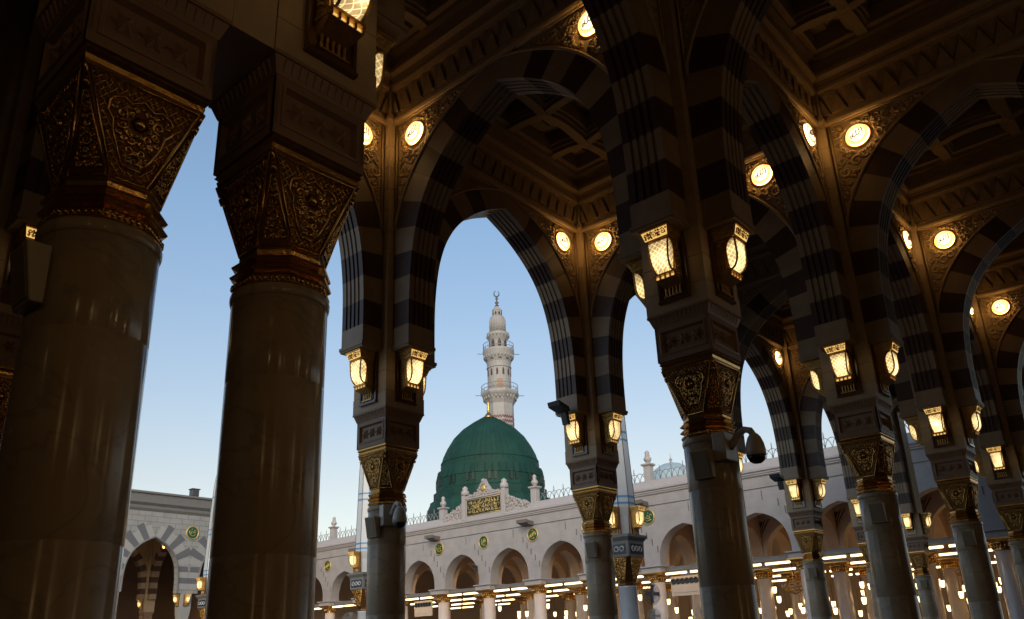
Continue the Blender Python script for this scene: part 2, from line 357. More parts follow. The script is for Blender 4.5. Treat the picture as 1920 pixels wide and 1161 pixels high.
def column_parts():
    t = thing('arcade_column')
    s = MB().lathe([(0.345, 0.0), (0.345, 0.32), (0.32, 0.40), (0.313, 0.45), (0.313, 2.055), (0.311, 2.06), (0.311, 2.066), (0.3135, 2.071), (0.315, 3.148), (0.3125, 3.153), (0.3125, 3.159), (0.315, 3.164), (0.3163, H0 - 0.085)], 48)
    s.obj('shaft', M['marble'], t)
    MB().lathe([(0.316, H0 - 0.085), (0.324, H0 - 0.075), (0.3288, H0 - 0.055), (0.3288, H0 - 0.03), (0.322, H0 - 0.008), (0.30, H0)], 48).obj('collar', M['marble'], t)
    # capital body: octagon at the neck, square under the block
    zn, zt = H0 + 0.265, H0 + 0.895; ra = 0.262; wt = 0.352; nz = 7
    c = MB(); rings = []
    def cap_ring(tt):
        z = zn + (zt - zn) * tt; w = ra + (wt - ra) * (tt ** 1.12)
        h = ra * math.tan(OCT) + (wt - ra * math.tan(OCT)) * tt           # half length of the wide face
        return [(-h, -w, z), (h, -w, z), (w, -h, z), (w, h, z), (h, w, z), (-h, w, z), (-w, h, z), (-w, -h, z)]
    v = []
    for i in range(nz): v += cap_ring(i / (nz - 1))
    fs = [(i * 8 + k, i * 8 + (k + 1) % 8, (i + 1) * 8 + (k + 1) % 8, (i + 1) * 8 + k) for i in range(nz - 1) for k in range(8)]
    c.add(v, fs)
    cap = c.obj('capital', M['golddark'], t)
    # gilded carving of the capital
    g = MB()
    def face_pt(u, q, out=0.004):   # u in -1..1 across, q in 0..1 up
        w = ra + (wt - ra) * (q ** 1.12); h = ra * math.tan(OCT) + (wt - ra * math.tan(OCT)) * q
        return (u * h, -w - out, zn + (zt - zn) * q)
    def real(u, q): p = face_pt(u, q); return (p[0], p[2])
    H = zt - zn
    def half(q): return ra * math.tan(OCT) + (wt - ra * math.tan(OCT)) * q
    def plc(x, z):
        q = max(0.0, min(1.0, (z - zn) / H)); w = ra + (wt - ra) * (q ** 1.12); return (x, -w - 0.003, z)
    outer = [(-half(0.03) + 0.012, zn + 0.03 * H), (half(0.03) - 0.012, zn + 0.03 * H), (half(0.95) - 0.016, zn + 0.95 * H), (-half(0.95) + 0.016, zn + 0.95 * H)]
    # inner shield outline with a lobed top
    sh = []
    for q, k in ((0.16, 0.40), (0.30, 0.52), (0.45, 0.62), (0.56, 0.60), (0.62, 0.70), (0.72, 0.66), (0.76, 0.56), (0.80, 0.36), (0.76, 0.22), (0.83, 0.0)):
        sh.append((half(q) * k, zn + q * H))
    shield = sh + [(-x, z) for x, z in sh[-2::-1]]
    carve = [outer + [outer[0]], shield + [shield[0]]]
    lat = []
    step = 0.052
    for sgn in (-1, 1):
        for k in range(-26, 27):
            ln = []
            for i in range(81):
                x = -0.36 + 0.72 * i / 80; z = zn + H * 0.5 + k * step + sgn * x * 1.25
                ok = inside(outer, (x, z)) and not inside(shield, (x, z))
                if ok: ln.append((x, z))
                if (not ok or i == 80) and ln:
                    if len(ln) > 1: lat.append([ln[0], ln[-1]])
                    ln = []
    inner = [(x * 0.9, zn + H * 0.48 + (z - zn - H * 0.48) * 0.9) for x, z in shield]
    halfsh = [p for p in inner if p[0] >= 0.004] + [(0.004, inner[len(sh) - 1][1])] + [(0.004, inner[0][1])]
    bossz = zn + 0.60 * H
    ls, bs = scroll_fill(halfsh, 0.040, 0.009, 5, avoid=[(0, bossz, 0.055)], count=2500)
    ls2 = ls + [[(-x, z) for x, z in l] for l in ls]; bs2 = bs + [(-x, z, r) for x, z, r in bs] + [(0, bossz, 0.05), (0, zn + 0.30 * H, 0.022)]
    tri = MB()
    def cplc(u, z):     # narrow corner face between two wide faces
        q = (z - zn) / H; w = ra + (wt - ra) * (q ** 1.12); h = half(q); cx, cy = (w + h) / 2, -(w + h) / 2; d = math.sqrt(0.5)
        return (cx + d * u + 0.003, cy + d * u - 0.003, z)
    def chalf(q): return (ra + (wt - ra) * (q ** 1.12) - half(q)) * math.sqrt(0.5)
    ctri = [(-chalf(0.03) + 0.01, zn + 0.03 * H), (chalf(0.03) - 0.01, zn + 0.03 * H), (chalf(0.72) * 0.5, zn + 0.72 * H), (-chalf(0.72) * 0.5, zn + 0.72 * H)]
    cl, cb = scroll_fill([(x * 0.8, zn + 0.06 * H + (z - zn) * 0.88) for x, z in ctri], 0.03, 0.008, 9, count=1200)
    for k in range(4):
        rot = Matrix.Rotation(k * math.pi / 2, 3, 'Z')
        P1 = lambda x, z, rot=rot: tuple(rot @ Vector(plc(x, z)))
        P2 = lambda u, z, rot=rot: tuple(rot @ Vector(cplc(u, z)))
        emboss(g, carve, [], P1, 0.0115, n=5); emboss(g, lat, [], P1, 0.0075, n=4); emboss(g, ls2, bs2, P1, 0.0105, n=5)
        emboss(g, [ctri + [ctri[0]]], [], P2, 0.008, n=5); emboss(g, cl, cb, P2, 0.007, n=4)
        g.tube([P2(0, zn + 0.76 * H), P2(0, zn + 0.83 * H)], 0.022, 6); g.tube([P2(0, zn + 0.86 * H), P2(0, zn + 0.98 * H)], 0.014, 6)
    g.obj('capital_pattern', M['gold'], cap)
    # octagonal mouldings at the neck
    b = MB(); k8 = 1 / math.cos(OCT)
    b.lathe([(r * k8, H0 + z) for r, z in ((0.285, 0.0), (0.298, 0.012), (0.298, 0.055), (0.283, 0.062), (0.27, 0.085), (0.312, 0.100), (0.318, 0.112), (0.30, 0.122), (0.268, 0.150), (0.265, 0.160), (0.306, 0.176), (0.312, 0.188), (0.295, 0.198), (0.262, 0.222), (0.268, 0.245), (0.262, 0.268))], 8, rot=OCT, smooth=False)
    b.obj('neck_moulding', M['gold'], cap)
    bead = MB()
    for k in range(8):
        a0 = OCT + k * math.pi / 4; p0 = Vector((0.30 * k8 * math.cos(a0), 0.30 * k8 * math.sin(a0), H0 + 0.034)); a1 = a0 + math.pi / 4
        p1 = Vector((0.30 * k8 * math.cos(a1), 0.30 * k8 * math.sin(a1), H0 + 0.034))
        for i in range(7):
            p = p0.lerp(p1, (i + 0.5) / 7); bead.lathe([(0.004, p.z - 0.02), (0.013, p.z - 0.008), (0.013, p.z + 0.008), (0.004, p.z + 0.02)], 6, p.x, p.y)
    bead.obj('bead_row', M['gold'], cap)
    rim = MB().frus(0.352, 0.358, H0 + 0.895, H0 + 0.925).frus(0.340, 0.372, H0 + 0.925, H0 + 0.958).frus(0.362, 0.362, H0 + 0.958, HP)
    rim.obj('top_rim', M['gold'], cap)
    # impost block with sunken panels and three pointed rosettes a side
    ib = MB(); zb, zh = HP, HT; e = 0.055; dp = 0.03
    ib.box(-WP + dp, WP - dp, -WP + dp, WP - dp, zb + 0.002, zh - 0.002)
    for k in range(4):
        rot = Matrix.Rotation(k * math.pi / 2, 3, 'Z'); sub = MB(); a, bb = -WP, -WP + dp
        sub.box(-WP + (0 if k % 2 == 0 else 0.001), WP, a, bb, zb, zb + 0.075); sub.box(-WP, WP, a, bb, zh - 0.055, zh)
        sub.box(-WP, -WP + e, a, bb, zb + 0.075, zh - 0.055); sub.box(WP - e, WP, a, bb, zb + 0.075, zh - 0.055)
        x0, x1, z0, z1 = -WP + e, WP - e, zb + 0.075, zh - 0.055; s_ = 0.022      # sloped inner frame
        sub.add([(x0, a - 0.008, z0), (x1, a - 0.008, z0), (x1, a - 0.008, z1), (x0, a - 0.008, z1), (x0 + s_, a - 0.012, z0 + s_), (x1 - s_, a - 0.012, z0 + s_), (x1 - s_, a - 0.012, z1 - s_), (x0 + s_, a - 0.012, z1 - s_),
                 (x0 + 2 * s_, bb, z0 + 2 * s_), (x1 - 2 * s_, bb, z0 + 2 * s_), (x1 - 2 * s_, bb, z1 - 2 * s_), (x0 + 2 * s_, bb, z1 - 2 * s_), (x0, a, z0), (x1, a, z0), (x1, a, z1), (x0, a, z1)],
                [(0, 1, 5, 4), (1, 2, 6, 5), (2, 3, 7, 6), (3, 0, 4, 7), (4, 5, 9, 8), (5, 6, 10, 9), (6, 7, 11, 10), (7, 4, 8, 11), (12, 13, 1, 0), (13, 14, 2, 1), (14, 15, 3, 2), (15, 12, 0, 3)])
        ib.add([tuple(rot @ Vector(p)) for p in sub.v], sub.f)
    blk = ib.obj('impost_block', M['brownstone'], t)
    for k in range(4):
        rot = Matrix.Rotation(k * math.pi / 2, 3, 'Z'); ros = MB()
        for cx in (-0.175, 0, 0.175):
            zc = (zb + 0.075 + zh - 0.055) / 2; vs_ = []
            for i in range(12):
                a = i * math.pi / 6; rr = 0.090 if i % 2 == 0 else 0.052; vs_.append((cx + rr * math.cos(a), -WP + dp - (0.002 if i % 2 else 0.010), zc + rr * math.sin(a)))
            vs_.append((cx, -WP - 0.016, zc))
            ros.add([tuple(rot @ Vector(p)) for p in vs_], [(i, (i + 1) % 12, 12) for i in range(12)])
        ros.obj('rosette_row', M['brownstone'], blk)
    # fluted cornice
    fc = MB().frus(WP + 0.004, WP + 0.012, HT, HT + 0.018).frus(WP + 0.012, WS - 0.012, HT + 0.018, HS - 0.03).frus(WS, WS, HS - 0.03, HS)
    for k in range(4):
        rot = Matrix.Rotation(k * math.pi / 2, 3, 'Z'); sub = MB()
        for i in range(12):
            x = -0.36 + 0.72 * (i + 0.5) / 12
            y0, y1, z0, z1 = -WP - 0.012 - 0.008, -WS + 0.012 - 0.008, HT + 0.022, HS - 0.034
            sub.add([(x - 0.016, y0 + 0.012, z0), (x + 0.016, y0 + 0.012, z0), (x + 0.016, y1 + 0.012, z1), (x - 0.016, y1 + 0.012, z1), (x - 0.009, y0, z0 + 0.008), (x + 0.009, y0, z0 + 0.008), (x + 0.009, y1, z1 - 0.006), (x - 0.009, y1, z1 - 0.006)],
                    [(4, 5, 6, 7), (0, 1, 5, 4), (1, 2, 6, 5), (2, 3, 7, 6), (3, 0, 4, 7)])
        fc.add([tuple(rot @ Vector(p)) for p in sub.v], sub.f)
    fc.obj('fluted_cornice', M['brownstone'], t)
    # pier of stacked blocks, thinning to the corner shaft between the arches
    p = MB(); z = HS; hs = [0.27, 0.36, 0.41]
    zz = [HS + 0.001]
    for h in hs: zz.append(zz[-1] + h)
    while zz[-1] < ZTOP - 0.3: zz.append(zz[-1] + 0.45)
    zz[-1] = ZTOP
    for i in range(len(zz) - 1):
        w = WS - 0.004 if i == 0 else 0.428
        p.frus(w - 0.006, w, zz[i], zz[i] + 0.006); p.frus(w, w, zz[i] + 0.006, zz[i + 1] - 0.010); p.frus(w, w - 0.006, zz[i + 1] - 0.010, zz[i + 1] - 0.004); p.frus(w - 0.015, w - 0.015, zz[i + 1] - 0.004, zz[i + 1])
    p.obj('pier', M['stone'], t)
    cp = MB().frus(0.43, 0.47, 10.98, 11.06).frus(0.47, 0.47, 11.06, 11.12).frus(0.45, 0.45, 11.12, 11.2)
    cp.obj('pier_cap', M['carved'], t)
    return t
make_column = Kind(column_parts)
PAIR = 1.19
COLS = {   # key: x, y, label phrase
 'A': (-6 - PAIR, 0, 'thick dark column nearest the camera, cut by the left edge'),
 'B': (-6, 0, 'second near column, beside the left edge one under a shared beam'),
 'C': (0, 6, 'column with gold capital and domed camera, left of the green dome'),
 'D': (6, 6, 'column with gold capital just right of the green dome'),
 'E': (0, 0, 'big marble column carrying a white arm camera, right of centre'),
 'F': (18, 6, 'slim grey column before the white facade, under a black floodlight'),
 'G': (6, 0, 'first marble column right of the arm camera column'),
 'H': (12, 0, 'second marble column right of the arm camera column'),
 'J': (18, 0, 'third marble column right of the arm camera column'),
 'I': (24, 6, 'column mostly hidden behind the first one right of the arm camera'),
 'L': (30, 6, 'farthest small column of the courtyard row, at the facade end'),
 'X': (12, 6, 'courtyard row column hidden behind the arm camera column'),
 'Z': (-6, 6, 'column behind the nearest one, showing at the left edge'),
 'N': (-13.2, 0, 'column beyond the left edge of the picture'),
 'P': (-6 - PAIR, -6, 'paired column behind the viewer, left one'),
 'Q': (-6, -6, 'paired column behind the viewer, right one'),
 'R': (0, -6, 'third row column out of the picture at right'),
 'K': (24, 0, 'last column of the inner row at the right edge'),
}
column_at = {}
for k, (x, y, ph) in COLS.items():
    column_at[k] = make_column((x, y, 0), 0, ph, 'column', 'gold capital columns of the dark arcade')
lk = MB().box(-7.66, -6.42, 5.74, 6.26, 0, ZTOP + 0.8).box(-6 - PAIR + 0.44, -6 - 0.44, -0.43, 0.43, HS - 0.02, ZTOP - 0.01)
tag(lk.obj('stone_beam', M['stone']), 'plain stone beam joining the two nearest columns above their capitals', 'beam')

# ------------------------------------------------------------------ striped arches
INTR = [(2.165, 6.46), (2.165, 7.2), (2.14, 7.75), (2.07, 8.3), (1.99, 8.65), (1.85, 9.05), (1.64, 9.42), (1.40, 9.72), (1.10, 9.99), (0.78, 10.22), (0.42, 10.43), (0.0, 10.62)]
EXTR = [(2.572, 6.40), (2.572, 8.75), (2.45, 9.12), (2.28, 9.48), (2.05, 9.82), (1.75, 10.16), (1.40, 10.44), (1.0, 10.68), (0.55, 10.88), (0.0, 11.06)]
def resample(pts, n):
    pts = np.array(pts, float)
    for _ in range(3):                      # corner cutting for a smooth curve
        q = [pts[0]]
        for a, b in zip(pts[:-1], pts[1:]): q += [0.75 * a + 0.25 * b, 0.25 * a + 0.75 * b]
        q.append(pts[-1]); pts = np.array(q)
    d = np.r_[0, np.cumsum(np.hypot(*np.diff(pts, axis=0).T))]
    return pts, d
_ip, _id = resample(INTR, 0); _ep, _ed = resample(EXTR, 0)
ILEN = _id[-1]
def ipt(s): return np.array([np.interp(s, _id, _ip[:, 0]), np.interp(s, _id, _ip[:, 1])])
def inorm(s):
    a = ipt(max(0, s - 0.04)); b = ipt(min(ILEN, s + 0.04)); t = b - a; n = np.array([t[1], -t[0]]); return n / np.hypot(*n)
def hit_extr(p, n):
    best = None
    for a, b in zip(_ep[:-1], _ep[1:]):
        d = b - a; den = n[0] * d[1] - n[1] * d[0]
        if abs(den) < 1e-9: continue
        w = a - p; t = (w[0] * d[1] - w[1] * d[0]) / den; u = (w[0] * n[1] - w[1] * n[0]) / den
        if t > 0 and -1e-6 <= u <= 1 + 1e-6 and (best is None or t < best): best = t
    return p + n * best if best is not None else None
def arch_parts():
    t = thing('striped_arch')
    n_str = 10; first = 0.34; sl = (ILEN - first) / (n_str + 0.5)
    cuts = [0.0, first] + [first + sl * (i + 1) for i in range(n_str)] + [ILEN]
    ring = MB()
    ys = [-WA, -0.235]; dep = [0, 0]
    for gx in (-0.165, -0.055, 0.055, 0.165): ys += [gx - 0.024, gx - 0.018, gx + 0.018, gx + 0.024]; dep += [0, 1, 1, 0]
    ys += [0.235, WA]; dep += [0, 0]
    for side in (1, -1):
        for i in range(len(cuts) - 1):
            mi = 1 if i % 2 == 1 else 0          # plain block, then dark, pale, dark ... up to a pale keystone
            if i == len(cuts) - 2: mi = 0
            m = 4 if i else 2; ss = [cuts[i] + (cuts[i + 1] - cuts[i]) * j / m for j in range(m + 1)]
            P, Q, N = [], [], []
            for s_ in ss:
                p = ipt(s_); nn = inorm(s_)
                if s_ < 1e-6: nn = np.array([1.0, 0.0])
                if s_ > ILEN - 1e-6: nn = np.array([0.0, 1.0])
                q = hit_extr(p, nn)
                if q is None: q = np.array([0.0, 11.06])
                P.append(p); Q.append(q); N.append(nn)
            dd = 0.028 if i else 0.0
            nv = len(ys)
            v = []
            for p, q, nn in zip(P, Q, N):
                for y, d in zip(ys, dep):
                    pp = p + nn * (dd * d); v.append((side * pp[0], y, pp[1]))
            fs = [(a * nv + b, a * nv + b + 1, (a + 1) * nv + b + 1, (a + 1) * nv + b) for a in range(len(ss) - 1) for b in range(nv - 1)]
            ring.add(v, fs, mi)
            for y in (-WA, WA):
                v = [(side * p[0], y, p[1]) for p in P] + [(side * q[0], y, q[1]) for q in Q]; k = len(P)
                ring.add(v, [(a, a + 1, k + a + 1, k + a) for a in range(k - 1)], mi)
            # fine joint between courses
            if 0 < i:
                p, q = P[0], Q[0]
        # closed underside and moulded lip of the springer
        ring.box(*sorted((side * 2.135, side * 2.572)), -WA - 0.025, WA + 0.025, ZSP - 0.035, ZSP + 0.02, 0)
        ring.box(*sorted((side * 2.15, side * 2.572)), -WA - 0.012, WA + 0.012, ZSP - 0.07, ZSP - 0.035, 0)
    ring.obj('voussoir_ring', [M['pale'], M['red']], t)
    wall = MB(); ar = MB(); cv = MB()
    ex = [p for p in _ep if p[1] > 8.7]
    for side in (1, -1):
        for y in (-WA + 0.03, WA - 0.03):
            top = [(side * p[0], y, 11.25) for p in ex]; bot = [(side * p[0], y, p[1]) for p in ex]; k = len(ex)
            wall.add(bot + top, [(a, a + 1, k + a + 1, k + a) for a in range(k - 1)])
        for y in (-1, 1):
            ar.tube([(side * (p[0] - 0.02), y * (WA + 0.004), p[1] + 0.012) for p in ex], 0.03, 6)
            ar.tube([(side * 2.53, y * (WA - 0.005), 8.8), (side * 2.53, y * (WA - 0.005), 11.0)], 0.022, 6)
            ar.tube([(side * 2.53, y * (WA - 0.005), 10.985), (side * 0.5, y * (WA - 0.005), 10.985)], 0.022, 6)
        poly = [(side * (p[0] + 0.02 * 0), p[1] + 0.07) for p in ex if p[0] < 2.5 and p[1] < 10.9] + [(side * 2.49, 10.94), (side * 2.49, 9.05)]
        poly = [(side * 2.49, 9.1)] + [(side * max(0, p[0] + 0.035), p[1] + 0.05) for p in ex if p[0] < 2.44 and p[1] < 10.88] + [(side * 2.49, 10.95)]
        ls, bs = scroll_fill(poly, 0.13, 0.022, 21, avoid=[(side * 2.02, 10.55, 0.30)], count=1500)
        for y in (-1, 1):
            emboss(cv, ls, bs, lambda x, z, y=y: (x, y * (WA - 0.028), z), 0.026, n=5)
    wall.box(-2.572, 2.572, -WA + 0.012, WA - 0.012, 11.07, ZTOP)
    w = wall.obj('spandrel', M['carved'], t)
    ar.obj('archivolt', M['carved'], w); cv.obj('spandrel_pattern', M['carved'], w)
    return t
make_arch = Kind(arch_parts)
ARCHES = [  # x, y, along y?, label
 (-3, 6, 0, 'striped arch with sky below, between second near column and domed camera column'),
 (3, 6, 0, 'tall striped arch framing the green dome and minaret'),
 (9, 6, 0, 'striped courtyard arch right of the dome, partly behind the arm camera column'),
 (15, 6, 0, 'striped courtyard arch showing sky and fence just right of the arm camera column'),
 (21, 6, 0, 'striped arch opening onto the white facade left of first right hand column'),
 (27, 6, 0, 'farthest striped courtyard arch, beside the white facade'),
 (0, 3, 1, 'big striped arch crossing the ceiling above the green dome'),
 (6, 3, 1, 'striped cross arch seen through the dark arch right of the arm camera column'),
 (12, 3, 1, 'smaller striped cross arch low behind the arm camera column'),
 (18, 3, 1, 'dim striped cross arch fourth from the dome, behind the right columns'),
 (-3, 0, 0, 'dark striped arch rising left from the arm camera column out of the picture top'),
 (3, 0, 0, 'dark striped arch between the arm camera column and the next one rightward'),
 (9, 0, 0, 'dim arch between the first and second columns right of the arm camera'),
 (15, 0, 0, 'dim arch between the second and third columns right of the arm camera'),
 (21, 0, 0, 'last dim arch of the inner row at the right edge'),
 (0, -3, 1, 'shadowed arch springing toward the viewer from the arm camera column'),
 (6, -3, 1, 'shadowed arch springing toward the viewer right of the brightest medallion pair'),
 (12, -3, 1, 'shadowed arch springing forward from the second column on the right'),
 (18, -3, 1, 'shadowed arch springing forward from the third column on the right'),
 (-6, 3, 1, 'near arch running back from the second near column, at upper left'),
 (-6, -3, 1, 'arch springing forward over the second near column above the picture'),
 (-6 - PAIR, 3, 1, 'arch running back from the left edge column in deep shadow'),
 (-6 - PAIR, -3, 1, 'arch springing forward over the left edge column in deep shadow'),
 (-10.19, 0, 0, 'dark near arch rising out of the top left corner'),
 (24, 3, 1, 'fifth dim cross arch near the facade end of the arcade'),
]
for x, y, al, lb in ARCHES:
    make_arch((x, y, 0), math.pi / 2 if al else 0, lb, 'arch', 'striped pointed arches of the arcade')

# ------------------------------------------------------------------ coffered ceilings
def ceiling_parts():
    t = thing('coffered_ceiling'); W = 2.71
    prof = [(0.0, 10.99), (0.05, 11.01), (0.07, 11.05), (0.07, 11.10), (0.035, 11.13), (0.03, 11.20)]
    prof2 = [(0.03, 11.72), (0.10, 11.74), (0.13, 11.78), (0.13, 11.86), (0.10, 11.90), (0.12, 12.00), (0.20, 12.06), (0.20, 12.14), (0.12, 12.17), (0.12, 12.45), (0.02, 12.45)]
    co = MB()
    for pr in (prof, prof2):
        v = [(sx * (W - i), sy * (W - i), z) for i, z in pr for sx, sy in ((-1, -1), (1, -1), (1, 1), (-1, 1))]
        co.add(v, [(a * 4 + k, a * 4 + (k + 1) % 4, (a + 1) * 4 + (k + 1) % 4, (a + 1) * 4 + k) for a in range(len(pr) - 1) for k in range(4)])
    co.obj('cornice', M['carved'], t)
    fr = MB(); n = 17
    for k in range(4):
        rot = Matrix.Rotation(k * math.pi / 2, 3, 'Z'); v = []; f = []; d = 2 * W / n
        for i in range(n):
            x0 = -W + i * d; x1 = x0 + d; xm = (x0 + x1) / 2; y0 = -W + 0.03
            b = len(v); q = 0.018
            # upright leaf standing proud of the wall, leaning out at its foot
            v += [(x0 + q, y0 + 0.045, 11.21), (x1 - q, y0 + 0.045, 11.21), (xm, y0 + 0.035, 11.62), (x0 + q, y0 - 0.02, 11.21), (x1 - q, y0 - 0.02, 11.21), (xm, y0 - 0.02, 11.60)]
            f += [(b, b + 1, b + 2), (b, b + 2, b + 5, b + 3), (b + 1, b + 4, b + 5, b + 2), (b, b + 3, b + 4, b + 1)]
            # folded hollow above it: a ridge running out to the upper moulding
            c = len(v); v += [(x0, y0 - 0.01, 11.2), (xm, y0 - 0.01, 11.72), (x0, y0 + 0.03, 11.74), (x0 - d / 2, y0 - 0.01, 11.72)]
            f += [(c, c + 1, c + 2), (c, c + 2, c + 3)]
        fr.add([tuple(rot @ Vector(p)) for p in v], f)
    fr.obj('zigzag_frieze', M['carved'], t)
    rb = MB(); xs = [-3, -1.5, 0, 1.5, 3]
    def zb(u):  # underside bows up a little between the nodes
        q = ((u + 3) / 1.5) % 1.0; return 12.40 + 0.10 * math.sin(math.pi * q)
    for ax in (0, 1):
        for c in (-1.5, 0, 1.5):
            for hw, dz in ((0.10, 0.0), (0.17, 0.09), (0.23, 0.17)):
                m = 32; v = []
                for i in range(m + 1):
                    u = -2.6 + 5.2 * i / m
                    for ww, zz in ((-hw, zb(u) + dz + 0.002 * ax), (hw, zb(u) + dz + 0.002 * ax), (hw, 13.02), (-hw, 13.02)):
                        v.append((u, c + ww, zz) if ax == 0 else (c + ww, u, zz))
                rb.add(v, [(i * 4 + a, i * 4 + (a + 1) % 4, i * 4 + 4 + (a + 1) % 4, i * 4 + 4 + a) for i in range(m) for a in range(4)])
        for sgn in (-1, 1):
            for off, z0 in ((0.24, 12.47), (0.36, 12.56)):
                c = sgn * (2.71 - off / 2)
                if ax == 0: rb.box(-2.6, 2.6, c - off / 2, c + off / 2, z0 + 0.001, 13.02)
                else: rb.box(c - off / 2, c + off / 2, -2.6, 2.6, z0, 13.02)
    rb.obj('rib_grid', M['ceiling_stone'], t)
    cf = MB().box(-2.75, 2.75, -2.75, 2.75, 13.02, 13.06)
    for i in range(4):
        for j in range(4):
            cx, cy = -2.25 + 1.5 * i, -2.25 + 1.5 * j
            for w, z in ((0.42, 12.98), (0.32, 12.95), (0.18, 12.91)): cf.frus(w, w + 0.03, z, 13.025, cx, cy)
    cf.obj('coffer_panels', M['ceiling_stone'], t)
    return t
make_ceiling = Kind(ceiling_parts)
for x, y, lb in [(-10.19, 3, 'coffered ceiling in the dark top left corner'), (-10.19, -3, 'coffered ceiling straight above the viewer'), (-3, 3, 'coffered stone ceiling above the second near column at top left'), (3, 3, 'coffered ceiling seen through the big cross arch above the dome'),
                 (9, 3, 'coffered ceiling behind the dark arch right of the arm camera column'), (15, 3, 'coffered ceiling between the hidden courtyard columns far right'), (21, 3, 'last coffered ceiling bay toward the facade'),
                 (-3, -3, 'dark coffered ceiling nearest overhead at the top centre'), (3, -3, 'dark coffered ceiling at the upper right above the brightest medallion'),
                 (9, -3, 'dark coffered ceiling right of the brightest medallion'), (15, -3, 'third dark coffered ceiling along the right edge'), (27, 3, 'coffered ceiling bay touching the white facade'), (21, -3, 'fourth dark coffered ceiling at the right edge')]:
    make_ceiling((x, y, 0), 0, lb, 'ceiling', 'coffered ceilings of the arcade')
rf = MB().box(-30, 35.9, -31, 6.55, 13.07, 13.4)  # flat roof of the arcade, unseen from below
tag(rf.obj('arcade_roof', M['roofing']), 'flat roof slab lying over the dark arcade ceilings', 'roof')
bw = MB().box(-30, 35.9, -31, -30.6, 0, 13.05).box(-30, -29.6, -30.6, 6.0, 0, 13.05)
bw.box(-29.6, -7.65, 5.72, 6.28, 0, 13.05)  # unseen side wall added to cut sky light on the near columns
tag(bw.obj('hall_wall', M['roofing']), 'plain dark wall closing the deep prayer hall, with an added side wall blocking sky light', 'wall')
ep = MB().box(-13.2, -7.62, 5.8, 6.2, 11.0, 13.04).box(-13.2, -7.62, -0.2, 0.2, 11.0, 13.04).box(-6.76, -6.43, -12, 6.2, 12.4, 13.04)
tag(ep.obj('ceiling_beam', M['roofing']), 'plain beams beside the left edge columns under the roof', 'beam')

